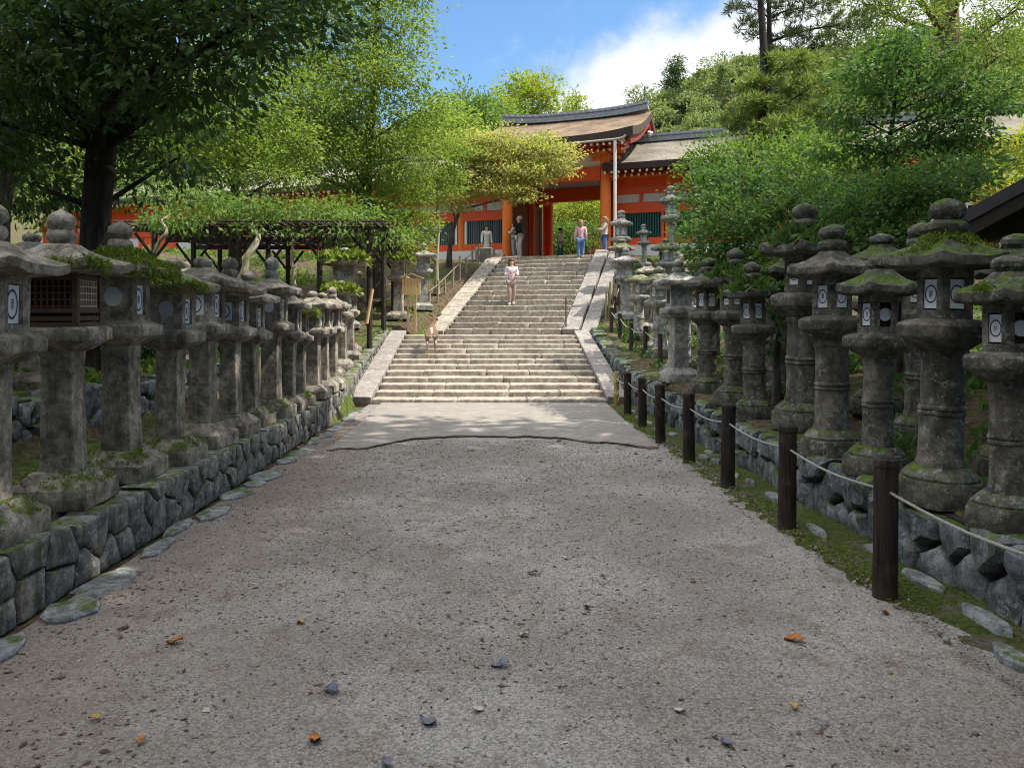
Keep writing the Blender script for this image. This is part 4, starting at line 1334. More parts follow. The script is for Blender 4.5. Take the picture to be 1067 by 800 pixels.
# ================================================================== trees and plants
L_DARK = leafmat('leaf_dark', (.028, .06, .018), (.05, .095, .025), (.08, .13, .04), .35)
L_MID = leafmat('leaf_mid', (.07, .13, .03), (.12, .2, .042), (.2, .26, .065), .42)
L_LIGHT = leafmat('leaf_light', (.12, .18, .032), (.19, .27, .05), (.29, .34, .09), .48)
L_MAPLE = leafmat('leaf_maple', (.25, .28, .08), (.36, .36, .12), (.46, .38, .17), .48)
L_YEL = leafmat('leaf_yellow_green', (.18, .24, .03), (.28, .33, .04), (.36, .36, .06), .45)
L_PINE = leafmat('pine_needles', (.12, .18, .04), (.18, .25, .06), (.28, .28, .11), .35, .5)
L_PINED = leafmat('pine_needles_dark', (.04, .07, .02), (.07, .11, .03), (.16, .12, .06), .25, .5)
L_SHRUB = leafmat('leaf_shrub', (.05, .11, .03), (.08, .155, .042), (.15, .22, .065), .4)
L_FAR = leafmat('leaf_far', (.13, .175, .065), (.19, .235, .085), (.27, .29, .12), .38)
L_FARD = leafmat('leaf_far_dark', (.05, .085, .03), (.075, .12, .04), (.12, .15, .06), .3)
L_SHADE = leafmat('leaf_overhead', (.03, .06, .02), (.05, .09, .025), (.07, .12, .03), .25)
B_GREY = bark('bark_grey', (.05, .045, .04), (.13, .115, .1))
B_DARK = bark('bark_dark', (.018, .015, .013), (.05, .042, .036))
B_BROWN = bark('bark_brown', (.09, .06, .045), (.2, .14, .1))
B_PALE = bark('bark_pale', (.2, .17, .11), (.36, .32, .22), .4)

def cl(px, py, d, rx, ry, rz, w=1.0):
    x, y, z = P(px, py, d); return (x, y, z, rx, ry, rz, w)

# ---- left foreground: the big dark tree and its neighbour
gz = lambda x, y: float(bank_z(x, y)) - .08
x, y = -5.3, 10.0
make_tree('evergreen_tree', 'big dark evergreen with a thick black trunk rising behind the left lanterns', [(x, y, gz(x, y)), (-5.15, 10, 3.2), (-4.9, 9.9, 6.2), (-4.4, 9.8, 9.5)], (.20, .13),
          [cl(20, 120, 9.6, 1.3, 1.1, .8), cl(100, 90, 10.8, 1.3, .8, .8), cl(160, 65, 8.4, 1.1, 1.0, .6), cl(225, 45, 8.0, 1.0, .9, .5), cl(60, 20, 8.2, 1.2, 1.0, .7), cl(195, 95, 8.6, .75, .8, .45),
           cl(270, 12, 8.0, .85, .8, .35), cl(165, 140, 10.6, .8, .7, .45), cl(125, 185, 11, .8, .5, .4), cl(30, 190, 10.6, .9, .7, .5), cl(185, 165, 10.4, .5, .5, .35), cl(20, 70, 8.8, 1.0, 1, .6),
           cl(0, 50, 8.5, 1.0, .9, .6), cl(130, 0, 8.4, 1.4, 1.1, .6), cl(210, -10, 8.2, 1.3, 1.1, .5), cl(290, -25, 8.2, .8, .8, .4), cl(-60, 120, 9, 1.0, 1.0, .8), cl(60, -60, 8.6, 1.6, 1.4, .9), cl(160, -90, 8.6, 1.6, 1.4, .8)],
          L_DARK, B_DARK, fine=True, leaf=.115, n_twig=60, per=24, spread=.18, flat=.38, aspect=.42, seg=16, limb=.45, hang=.25)
make_tree('evergreen_tree', 'second dark trunk at the upper left corner leaning right, behind the thick one', [(-7.4, 11.2, gz(-7.4, 11.2)), (-7.2, 11.2, 4), (-6.8, 11, 7.5), (-6.6, 11, 10)], (.22, .14),
          [cl(-20, 20, 11, 1.4, 1.2, .8), cl(60, 60, 11.5, 1.3, 1.2, .8), cl(10, 100, 11.5, 1.3, 1.0, .7), cl(120, 20, 11.5, 1.3, 1.1, .8), cl(10, 170, 11.8, 1.0, .9, .6), cl(130, 110, 12, 1.0, .9, .6), cl(-90, 60, 11, 1.5, 1.2, 1.0)],
          L_DARK, B_GREY, fine=True, leaf=.14, n_twig=62, per=15, spread=.18, flat=.4, aspect=.42, hang=.2)
# ---- left middle, in the sun
make_tree('broadleaf_tree', 'tall loose light-green tree reaching the top of the picture left of the sky', [(-3.9, 26, 2.6), (-4.2, 25.6, 6), (-3.9, 25.4, 9.5), (-3.7, 25.4, 13)], (.24, .08),
          [cl(400, 20, 25, 1.3, 1.2, 1.0), cl(355, 50, 25, 1.5, 1.3, 1.1), cl(415, 70, 24.5, 1.3, 1.2, .9), cl(330, 105, 24, 1.5, 1.4, .9), cl(390, 130, 24.5, 1.5, 1.3, 1.0), cl(440, 115, 25, .9, .9, .8),
           cl(420, 165, 25, 1.1, 1.0, .8), cl(350, 160, 24, 1.0, 1.1, .6), cl(300, 60, 24, 1.2, 1.2, .9), cl(320, 140, 24.5, 1.2, 1.1, .7), cl(385, 85, 24, 1.3, 1.2, .8), cl(395, 178, 24.6, .9, .9, .5), cl(345, 182, 24.4, .9, .9, .4), cl(300, 172, 24.2, .7, .8, .35), cl(370, -25, 25, 1.6, 1.4, 1.2), cl(310, 0, 24, 1.5, 1.4, 1.1), cl(430, -30, 25.5, 1.1, 1.2, 1.1)],
          L_LIGHT, B_GREY, leaf=.125, n_twig=52, per=36, spread=.27, flat=.36, aspect=.5, limb=.5, hang=.25)
make_tree('broadleaf_tree', 'rounded light-green tree behind the wisteria trellis on the left', [(-8.0, 23.5, 2.6), (-7.8, 23.2, 5), (-7.6, 23, 8.5)], (.2, .07),
          [cl(240, 115, 22, 1.6, 1.4, .9), cl(290, 150, 22, 1.3, 1.2, .7), cl(205, 160, 22, 1.3, 1.2, .8), cl(250, 70, 22.5, 1.3, 1.2, .9), cl(185, 125, 22.5, 1.2, 1.2, .9), cl(310, 110, 23, 1.1, 1.0, .8), cl(265, 30, 23, 1.4, 1.2, .9), cl(210, 80, 23, 1.3, 1.2, .9), cl(170, 175, 22, .8, .9, .5), cl(265, 175, 21.6, .9, .9, .5), cl(225, 140, 21.6, 1, 1, .6), cl(230, 182, 21.4, .8, .8, .35), cl(295, 185, 21.6, .8, .8, .35), cl(195, 190, 21.2, .6, .7, .3)],
          L_LIGHT, B_GREY, leaf=.12, n_twig=54, per=34, spread=.25, flat=.36, aspect=.5, limb=.5, hang=.2)
make_tree('slender_tree', 'thin pale-stemmed tree with bright green leaves between the trellis and the maple', [(-1.95, 27, 2.75), (-1.9, 27, 5.0), (-1.95, 27, 7.5)], (.09, .04),
          [cl(450, 165, 27, .9, .9, .7), cl(430, 195, 26.5, 1.0, .9, .7), cl(465, 190, 27, .6, .7, .6), cl(410, 215, 26, .9, .9, .6), cl(435, 235, 26, .8, .8, .5), cl(455, 130, 27.5, .8, .8, .7), cl(395, 190, 26, .9, .9, .6), cl(380, 235, 25.5, 1.1, .9, .5), cl(475, 155, 27.3, .6, .6, .5), cl(400, 250, 24.5, .8, .8, .45), cl(425, 255, 25.5, .6, .6, .35), cl(365, 215, 25, .9, .9, .4)],
          L_LIGHT, B_PALE, leaf=.115, n_twig=75, per=32, spread=.2, flat=.38, aspect=.5, limb=.4, hang=.3)
make_tree('maple_tree', 'spreading yellow-green maple reaching across in front of the gate roof', [(-1.75, 30.6, 3.9), (-1.6, 30.5, 5.4), (-1.0, 30.2, 7.0), (.2, 30, 8.2)], (.12, .045),
          [cl(520, 150, 29.5, 1.2, 1.1, .5), cl(555, 160, 29.5, 1.0, 1.0, .42), cl(580, 175, 29.3, .6, .8, .32), cl(490, 160, 29.5, 1.0, 1.0, .5), cl(530, 183, 29.2, 1.2, 1.0, .36), cl(500, 195, 29.2, .9, .9, .35),
           cl(480, 185, 29.5, .8, .8, .4), cl(570, 150, 29.8, .6, .8, .35), cl(545, 152, 30, .8, .8, .28), cl(500, 150, 30, .8, .8, .3), cl(472, 210, 29, .6, .7, .35), cl(465, 150, 29.5, .9, .9, .5), cl(480, 145, 30, .7, .8, .35), cl(455, 185, 29.3, .7, .7, .4), cl(540, 205, 29, .7, .7, .3), cl(585, 160, 29.4, .6, .6, .35), cl(515, 170, 29.4, 1.2, 1, .45), cl(560, 185, 29.3, .7, .7, .3)],
          L_MAPLE, B_GREY, leaf=.11, n_twig=85, per=30, spread=.25, flat=.22, aspect=.75, limb=.4, up=1.3)
# ---- right side
make_tree('pine_tree', 'tall pine with light bristly pads and a dark sparse top, right of the gate', [(8.6, 24, 3.3), (8.4, 24, 6.5), (8.5, 24, 10), (8.3, 24, 13.2)], (.24, .07),
          [cl(820, 66, 24, .9, .8, .22), cl(785, 88, 24, .6, .6, .18), cl(845, 92, 23.6, .75, .8, .22), cl(790, 112, 23.8, .8, .8, .2), cl(850, 118, 23.4, .8, .8, .2), cl(815, 136, 23.3, .95, .9, .22), cl(770, 128, 24, .6, .6, .18), cl(860, 146, 23.2, .7, .7, .2), cl(790, 155, 23.4, .8, .7, .2), cl(835, 163, 23, .9, .8, .22), cl(880, 120, 24, .5, .6, .18)],
          L_PINE, B_DARK, leaf=.30, n_twig=230, per=26, kind='pine', limb=.4, width=.11, cat='pine')
make_tree('pine_tree', 'dark sparse pine whose twiggy top stands against the clouds at the upper right', [(10.2, 28, 3.8), (10.0, 28, 8), (10.1, 28, 12), (9.9, 28, 15.5)], (.17, .05),
          [cl(800, 10, 28, .9, .9, .35), cl(785, 32, 28, .6, .7, .25), cl(825, 38, 28, .9, .8, .35), cl(845, 8, 28, .9, .9, .35), cl(770, 5, 28, .5, .5, .25), cl(860, 48, 28, .8, .8, .35), cl(810, 58, 27.6, .7, .7, .3), cl(840, -30, 28, 1.1, 1, .4), cl(885, 25, 28.5, .9, .9, .4)],
          L_PINED, B_DARK, leaf=.28, n_twig=110, per=22, kind='pine', limb=.4, twig_every=3, width=.10, cat='pine')
make_tree('cedar_tree', 'huge brown-trunked tree behind the others at the upper right corner', [(21.5, 36, 4.2), (21.4, 36, 10), (21.2, 36, 17), (21, 36, 26)], (.75, .5),
          [cl(900, 60, 33, 2.0, 1.6, 1.3), cl(935, 30, 33, 2.0, 1.6, 1.3), cl(1040, 60, 33, 2.0, 1.6, 1.4), cl(900, 5, 34, 1.8, 1.6, 1.1), cl(1060, 10, 33, 2.2, 1.6, 1.3), cl(1040, 110, 32, 1.9, 1.5, 1.2), cl(880, 105, 33, 1.8, 1.5, 1.2), cl(950, 95, 34, 2.0, 1.5, 1.2), cl(1090, 120, 32, 2, 1.5, 1.5), cl(1000, -40, 33, 2.4, 2, 1.4), cl(920, -45, 33, 2.2, 2, 1.4)],
          L_LIGHT, B_BROWN, leaf=.16, n_twig=26, per=34, spread=.36, flat=.5, aspect=.5, limb=.7, hang=.1)
make_tree('broadleaf_tree', 'multi-stemmed dark green tree above the right lanterns', [(7.1, 14.0, 1.3), (7.0, 14, 3.2), (7.2, 14, 4.8), (7.4, 14, 6.3)], (.075, .03),
          [cl(915, 80, 14, .8, .8, .4), cl(955, 65, 14, .75, .8, .38), cl(990, 95, 13.8, .8, .8, .42), cl(895, 118, 13.8, .55, .6, .3), cl(945, 100, 13.5, .6, .6, .26), cl(1000, 130, 13.5, .7, .7, .4), cl(920, 150, 13.6, .4, .5, .18), cl(975, 150, 13.5, .4, .5, .18), cl(1030, 110, 13.6, .6, .7, .35), cl(880, 150, 13.8, .5, .6, .35), cl(930, 50, 14.2, .5, .6, .3), cl(1015, 175, 13.2, .5, .6, .3)],
          L_SHRUB, B_DARK, fine=True, leaf=.11, n_twig=110, per=24, spread=.15, flat=.34, aspect=.45, limb=.3, hang=.15)
for (a, b) in (((6.4, 14.3, 1.2), (6.9, 14, 4.3)), ((7.9, 14.1, 1.4), (7.9, 13.9, 5.0))):
    make_tree('sapling', 'thin dark stem %s of the multi-stemmed tree above the right lanterns' % ('left' if a[0] < 7 else 'right'), [a, ((a[0] + b[0]) / 2 + .05, a[1], (a[2] + b[2]) / 2), b], (.05, .022),
              [(b[0], b[1], b[2] + .1, .6, .6, .35), (b[0] + .4, b[1], b[2] - .35, .5, .5, .3)], L_SHRUB, B_DARK, fine=True, leaf=.11, n_twig=110, per=24, spread=.15, flat=.34, aspect=.45, limb=.3, hang=.15)

def bush(name, label, clumps, lmat, leaf, n_twig, per, spread, foot=None, group=None, cat='bush', **kw):
    c0 = clumps[0]; fx, fy = (c0[0], c0[1]) if foot is None else foot
    z = gz(fx, fy)
    return make_tree(name, label, [(fx, fy, z), (fx, fy, max(z + .3, c0[2] - c0[5] * .8)), (c0[0], c0[1], max(z + .5, c0[2] - c0[5] * .1))], (.06, .03), clumps, lmat, B_GREY, leaf, n_twig, per, spread, group, cat=cat, limb=.25, **kw)

bush('leafy_bush', 'large leafy green bush spilling over the middle of the right lantern row',
     [cl(800, 235, 13.5, .9, .9, .5), cl(755, 225, 14.5, .75, .8, .5), cl(770, 195, 15, .7, .8, .5), cl(845, 215, 13, .8, .8, .5), cl(740, 255, 14, .55, .6, .4), cl(830, 260, 12.4, .6, .5, .35), cl(785, 262, 13.6, .6, .6, .35), cl(880, 235, 12.4, .6, .6, .4), cl(735, 195, 15.5, .5, .6, .4)],
     L_SHRUB, .10, 170, 24, .15, (5.2, 14), hang=.1, aspect=.46, fine=True)
bush('leafy_bush', 'tall mid-green bush filling the gap below the pine',
     [cl(830, 180, 17, 1.0, 1.0, .6), cl(870, 190, 16, .9, .9, .6), cl(780, 170, 18.5, .9, 1.0, .6), cl(850, 155, 18, .8, .9, .5), cl(745, 170, 19, .7, .8, .5), cl(900, 185, 15.5, .8, .8, .5)],
     L_MID, .11, 110, 26, .19, (7.0, 17.2), hang=.1)
bush('leafy_bush', 'dark glossy bush behind the wide-roofed right lanterns',
     [cl(925, 210, 11.2, .6, .6, .4), cl(890, 225, 11.2, .55, .6, .4), cl(960, 205, 11.2, .55, .6, .4), cl(905, 255, 10.8, .5, .5, .35), cl(985, 185, 11.5, .5, .6, .35), cl(860, 255, 11, .4, .5, .35), cl(950, 245, 10.8, .5, .5, .35)],
     L_SHRUB, .09, 240, 24, .12, (5.9, 11.2), hang=.1, aspect=.46, fine=True)
bush('leafy_bush', 'small bush with a few russet leaves near the tall white lantern', [cl(735, 268, 17, .35, .4, .3), cl(715, 300, 15.5, .28, .3, .25), cl(752, 275, 16.5, .3, .3, .25)], leafmat('leaf_russet', (.07, .12, .03), (.12, .14, .04), (.32, .13, .04), .35), .1, 200, 12, .1, (4.9, 16.8))
bush('fern_clump', 'hanging fern and leaf clump on the shaded mossy mound between the right lanterns', [cl(812, 345, 9.6, .16, .2, .3), cl(800, 310, 10, .2, .2, .2)], L_SHRUB, .1, 260, 12, .08, (3.6, 9.7), cat='fern')
for i, (x, y, zc, lab) in enumerate([(-6.1, 7.0, 1.75, 'dark leafy bush in the gloom behind the near left lanterns'), (-6.6, 10.0, 1.95, 'dark leafy bush between the thick trunk and the trellis'), (-6.0, 13.4, 1.9, 'dark leafy bush behind the onion-topped lantern'), (-5.6, 16.6, 1.9, 'dark low bush in front of the trellis posts')]):
    bush('leafy_bush', lab, [(x, y, zc, .7, .8, .4), (x + .6, y + .7, zc - .25, .6, .7, .4), (x - .5, y - .8, zc - .2, .7, .7, .4), (x + .3, y - .9, zc - .35, .6, .6, .35)], L_DARK, .11, 150, 22, .16, fine=True)
# yellow-green growth at the far right edge and red corridor glimpse
bush('leafy_bush', 'sunlit yellow-green bush at the right edge above the dark eave', [cl(1055, 175, 22, .7, .8, .6), cl(1075, 150, 22, .7, .8, .6), cl(1035, 195, 21, .5, .6, .4), cl(1000, 195, 21, .6, .6, .4)], L_YEL, .15, 110, 14, .2, (14.5, 22))
# ---- behind the gate
bush('hedge_shrub', 'bright yellow-green bush seen through the gate opening', [cl(600, 222, 47, 1.9, 1.2, 1.2), cl(630, 225, 47, 1.6, 1.2, 1.2), cl(575, 228, 47, 1.4, 1.2, 1.0), cl(610, 200, 48, 1.7, 1.2, 1.2), cl(590, 190, 49, 1.7, 1.2, 1.2), cl(640, 200, 49, 1.7, 1.2, 1.2)], L_YEL, .2, 60, 15, .3, (5.4, 47))
bush('hedge_shrub', 'darker green hedge below the bright bush behind the gate', [cl(590, 243, 44, 1.6, .8, .6), cl(620, 243, 44, 1.6, .8, .6), cl(565, 245, 44, 1.2, .8, .6), cl(605, 262, 43.5, 2.6, .7, .6), cl(570, 262, 43.5, 1.6, .7, .6)], L_MID, .16, 100, 14, .22, (4.6, 44))
make_tree('round_tree', 'yellow-green tree with a ragged crown behind the gate roof, left of the little conifer', [(2.6, 56, 4.4), (2.6, 56, 12), (2.6, 56, 17)], (.3, .1),
          [cl(550, 105, 56, 1.8, 1.6, 1.2), cl(535, 115, 56, 1.3, 1.3, 1.0), cl(562, 92, 56, 1.1, 1.1, 1.0), cl(545, 88, 57, 1.1, 1.1, .7), cl(570, 110, 56, 1.0, 1.0, .9), cl(530, 95, 57, .8, .8, .6)], L_YEL, B_GREY, leaf=.28, n_twig=36, per=15, spread=.36, aspect=.5)
make_tree('conifer_tree', 'small pointed conifer just behind the gate ridge', [(7.2, 66, 4.4), (7.2, 66, 14), (7.2, 66, 21)], (.25, .04),
          [cl(600, 99, 66, .45, .45, .7), cl(600, 108, 66, .85, .8, .7), cl(600, 118, 66, 1.25, 1.1, .8), cl(600, 130, 66, 1.5, 1.3, .8)], L_YEL, B_GREY, leaf=.3, n_twig=40, per=15, spread=.25, aspect=.35, cat='conifer')
for i, (px, py, d, r_, lm, lab) in enumerate([(488, 110, 50, 1.6, L_MID, 'grey-green tree left of the yellow-green one on the skyline'), (515, 118, 54, 1.6, L_LIGHT, 'low light-green tree on the skyline beside the yellow-green one'), (462, 125, 44, 1.5, L_LIGHT, 'light-green tree on the skyline left above the maple')]):
    b = P(px, py, d)
    make_tree('round_tree', lab, [(b[0], d, 4.4), (b[0], d, 10), (b[0], d, b[2])], (.25, .08),
              [(b[0], d, b[2], r_, r_, r_ * .7), (b[0] - r_ * .7, d, b[2] - .9, r_ * .8, r_, r_ * .7), (b[0] + r_ * .7, d, b[2] - .9, r_ * .8, r_, r_ * .7), (b[0], d, b[2] - 2.2, r_ * 1.2, r_, r_ * .9)], lm, B_GREY, leaf=.26, n_twig=34, per=15, spread=.36)
# trees behind the left corridor
for i, (px, py, d, r_, lm, lab) in enumerate([(60, 150, 45, 3.2, L_LIGHT, 'pale sunlit tree far left behind the dark evergreens'), (140, 110, 47, 3.2, L_MID, 'green tree behind the red corridor at the far left'),
                                              (330, 130, 48, 3.0, L_MID, 'green tree behind the corridor roof, left of the tall loose tree'), (230, 130, 48, 3.2, L_LIGHT, 'light-green tree behind the corridor roof left of centre'), (-40, 110, 44, 3.4, L_MID, 'green tree outside the left edge beyond the lanterns')]):
    b = P(px, py, d)
    make_tree('broadleaf_tree', lab, [(b[0], d, 4.4), (b[0], d, 10), (b[0], d, b[2])], (.35, .1),
              [(b[0], d, b[2], r_, r_, r_ * .6), (b[0] - r_ * .8, d, b[2] - 2, r_ * .8, r_, r_ * .6), (b[0] + r_ * .8, d, b[2] - 2.2, r_ * .8, r_, r_ * .6), (b[0], d, b[2] + 2.2, r_ * .8, r_, r_ * .6), (b[0] + 1, d, b[2] - 3.6, r_, r_, r_ * .5)], lm, B_GREY, leaf=.30, n_twig=16, per=16, spread=.5)

# ---- wooded hill: the mass of trees nobody could count
def hill_wood():
    Vs = []; Vd = []
    n = 2700; ys = RNG.uniform(66, 200, n); xs = RNG.uniform(-.45, .85, n) * ys
    for x, y in zip(xs, ys):
        z = float(bank_z(x, y)); r_ = RNG.uniform(2.0, 3.2); hgt = RNG.uniform(.9, 1.4); con = RNG.random() < .05
        k = int(330 * (100 / y) ** .5); d = rdir(k)
        d[:, 2] = np.abs(d[:, 2]) * (1 if not con else 2.2) - .25
        rr = r_ * RNG.uniform(.72, 1.08, k)
        p = np.array([x, y, z + r_ * hgt * .9]) + d * rr[:, None] * np.array([1, 1, hgt * .8])
        if con: s_ = np.clip(1.15 - (d[:, 2:3] + .25) / 2.4, .1, 1); p[:, :2] = np.array([x, y]) + (p[:, :2] - np.array([x, y])) * s_ * .8
        ax = unit(d * .5 + RNG.normal(size=(k, 3)) * .8); L = (.0048 * y) * RNG.uniform(.5, 1.2, k)
        (Vd if RNG.random() < .3 else Vs).append(leafset(p, ax, d + RNG.normal(size=(k, 3)) * .5, L, L * .65))
    tag(link('hillside_wood', leaf_mesh('hillside_wood', Vs, L_FAR)), kind='stuff')
    tag(link('hillside_wood', leaf_mesh('hillside_wood', Vd, L_FARD)), kind='stuff')
hill_wood()
for i, (px, py, d, h_, lab) in enumerate([(703, 68, 175, 10, 'pointed dark conifer standing above the wooded hillside right of the ridge'), (672, 90, 170, 8, 'rounded tree on the hillside skyline left of the pointed conifer'), (755, 58, 180, 9, 'broad tree on the crest of the wooded hill under the clouds')]):
    b = P(px, py, d); z = float(bank_z(b[0], d))
    con = i == 0
    make_tree('hill_tree', lab, [(b[0], d, z), (b[0], d, (z + b[2]) / 2), (b[0], d, b[2])], (.5, .15),
              [(b[0], d, b[2] - h_ * t, h_ * (.1 + .32 * t) if con else h_ * .45, 3, h_ * .16) for t in ((.0, .25, .5, .75) if con else (.2, .5))], L_FARD if con else L_FAR, B_GREY, leaf=.6, n_twig=12 if con else 6, per=16, spread=.7)

# ---- trees that shade the path from outside the picture
for i, (x, y, zc, r_, lo, lab) in enumerate([(10.0, 7.6, 14.5, 3.9, 0, 'tall evergreen overhead on the right whose shade ends at the foot of the stairs'), (10.5, 2.8, 15, 4.8, 0, 'tall evergreen overhanging the right lanterns above the picture'), (6.0, -.8, 15.5, 4.6, 0, 'tall evergreen standing just right of the viewer'),
                                         (14.5, -1.0, 15.5, 4.8, 0, 'tall evergreen behind the dark rest house, out of the picture'), (4.5, 6.2, 17.5, 3.8, 0, 'tallest evergreen crown spreading high above the path'), (15.5, 5.9, 15, 4.6, 0, 'tall evergreen far out of the picture on the right'), (8.0, -5.5, 13, 4.8, 0, 'tall evergreen behind the viewer on the right'), (16, -6, 13, 4.6, 0, 'evergreen farthest behind the viewer on the right'),
                                         (-6.5, -9, 9, 5.0, 1, 'bushy evergreen behind the viewer on the left'), (0.5, -15, 8, 5.5, 1, 'bushy evergreen closing the path far behind the viewer'), (9, -14, 8, 5.0, 1, 'low bushy evergreen far behind the viewer on the right'), (-12, -2, 9, 4.5, 1, 'bushy evergreen outside the left edge beside the viewer')]):
    tr_ = [(x, y, .4), (x + .2, y, 6), (x, y, zc)] if (x, y) != (4.5, 6.2) else [(10.8, 8.0, .8), (9.5, 7.7, 8), (6.5, 6.9, 15), (x, y, zc)]
    c_ = [(x, y, zc, r_, r_, 1.8), (x - r_ * .6, y + r_ * .5, zc - .8, r_ * .6, r_ * .6, 1.3), (x + r_ * .6, y + r_ * .4, zc - .6, r_ * .6, r_ * .6, 1.3), (x, y - r_ * .7, zc - .6, r_ * .6, r_ * .6, 1.3), (x, y, zc + 2, r_ * .7, r_ * .7, 1.4)]
    if lo: c_ += [(x, y, zc - 4, r_, r_ * .8, 2), (x - r_ * .7, y, zc - 6, r_ * .7, r_ * .7, 1.6), (x + r_ * .7, y, zc - 6, r_ * .7, r_ * .7, 1.6)]
    make_tree('shade_tree', lab, tr_, (.4, .15), c_, L_SHADE, B_DARK, leaf=.5, n_twig=9, per=15, spread=.7, aspect=.6, twig_every=12, up=1.6)

# ---- ground plants on the banks
def undergrowth(name, x0, x1, y0, y1, n, size, mat, keep=None):
    xs = RNG.uniform(x0, x1, n); ys = RNG.uniform(y0, y1, n)
    k = vn(xs, ys, 2.3) + RNG.normal(size=n) * .35 > .1
    xs, ys = xs[k], ys[k]
    if keep is not None: m_ = keep(xs, ys); xs, ys = xs[m_], ys[m_]
    zs = bank_z(xs, ys); per = 7
    base = np.repeat(np.stack([xs, ys, zs], -1), per, axis=0); m = len(base)
    ax = RNG.normal(size=(m, 3)) * .8; ax[:, 2] = np.abs(ax[:, 2]) + .5
    L = size * RNG.uniform(.5, 1.4, m)
    V = leafset(base + RNG.normal(size=(m, 3)) * size * .4, ax, np.array([0, 0, 1]) + RNG.normal(size=(m, 3)) * .5, L, L * .4)
    return tag(link(name, leaf_mesh(name, [V], mat)), kind='stuff')
undergrowth('undergrowth', -14, -4.6, 8, 34, 7000, .16, L_MID)
undergrowth('undergrowth', -3.9, -2.2, 17, 32, 700, .10, L_LIGHT, lambda x, y: (x - centre_x(y) < -3.05))
undergrowth('undergrowth', 3.5, 14, 5, 30, 9000, .15, L_SHRUB, lambda x, y: (x - centre_x(y) > 3.6))
# ================================================================== roped posts, poles, sign, trellis, litter
def grained(name, a, b):
    t = NT(name); v = t.scalevec((40, 40, 2.2)); g = t.noise(1.0, 6, .7, v); c = t.noise(6, 5, .65)
    col = t.mix(t.step(g, .36, .64), a, b); col = t.mix(t.math('MULTIPLY', t.step(c, .52, .68), .5), col, tuple(x * 2.2 for x in b))
    foot = t.step(t.math('ADD', t.pos(2), t.math('MULTIPLY', c, .12)), .2, .06); col = t.mix(t.math('MULTIPLY', foot, .6), col, (.06, .055, .03))
    t.bump(g, .9, .02); return t.done(col, .8, .25)
M_POST = grained('dark_post_wood', (.012, .009, .008), (.045, .034, .028))
M_POSTB = plain('brown_post_wood', (.05, .032, .026), .8, .4, 12, .3, 0, .5)
M_ROPE = plain('pale_rope', (.36, .34, .31), .9, .35, 70, .1, 0, .8)
M_BAM = plain('bamboo_yellow', (.34, .27, .10), .5, .2, 8)
M_WOODP = plain('pale_wood', (.48, .33, .17), .7, .2, 6)
M_IRON = plain('rusty_iron', (.12, .07, .05), .6, .3, 10, .4, .4)

def bollard(x, y, z, h, w, label, group, mat=None):
    o = empty('rope_post', (x, y, z), R(random.uniform(-4, 4)), label, 'post', group)
    o.rotation_euler = (R(random.uniform(-1, 1)), R(random.uniform(-1, 1)), o.rotation_euler[2])
    mb = MB(); st = 0
    poly_loft(mb, 20, [(w * .5, -.15), (w * .5, .1), (w * .49, h * .6), (w * .485, h - .035)], amp=.003, freq=9)
    mb.build('shaft', mat or M_POST, o)
    mb = MB(); mb.lathe([(0, h - .034), (w * .52, h - .034), (w * .535, h - .02), (w * .5, h + .01), (w * .3, h + .03), (0, h + .036)], 20); mb.build('cap', M_POST, o)
    mb = MB(); mb.lathe([(.022, -.004), (.03, .0), (.022, .004)], 12); 
    return o

posts = [(2.45, 4.79, .85), (2.44, 6.36, .85), (2.45, 8.0, .85), (2.42, 9.45, .84), (2.41, 11.0, .82), (2.48, 12.7, .80), (2.54, 14.4, .78)]
labs = ['dark rope post nearest the viewer on the right edge of the path', 'second nearest dark rope post on the right edge of the path', 'dark rope post third from the viewer, left of the mossy mound', 'fourth dark rope post beside the front corner of the paved apron',
        'fifth dark rope post beside the paved apron', 'sixth dark rope post, next to last before the yellow bamboo post', 'last dark rope post before the yellow bamboo post at the foot of the steps']
bollard(2.46, 3.15, .0, .85, .145, 'dark rope post just outside the right picture edge', 'dark roped posts along the path')
for (x, y, h), l in zip(posts, labs): bollard(x, y, .0, h, .145, l, 'dark roped posts along the path')
o = empty('bamboo_post', (2.57, 15.9, 0), 0, 'yellow bamboo post at the bottom right corner of the staircase', 'post')
mb = MB(); mb.lathe([(.055, -.1), (.055, .24), (.06, .25), (.055, .26), (.054, .5), (.059, .51), (.054, .52), (.053, .72), (0, .722)], 14); mb.build('shaft', M_BAM, o)

def rope(pts, label, r=.009, sag=.045):
    o = MB(); P_ = []
    for a, b in zip(pts[:-1], pts[1:]):
        n = 10
        for i in range(n): 
            t = i / n; P_.append((a[0] + (b[0] - a[0]) * t, a[1] + (b[1] - a[1]) * t, a[2] + (b[2] - a[2]) * t - sag * math.sin(math.pi * t)))
    P_.append(pts[-1]); o.tube(P_, r, 7)
    return tag(o.build('rope', M_ROPE), label, 'rope')
rope([(2.46, 3.15, .67), (2.45, 4.79, .67)] + [(x, y, h - .17) for x, y, h in posts[1:]] + [(2.57, 15.9, .58)], 'pale sagging rope strung through the dark posts along the path')

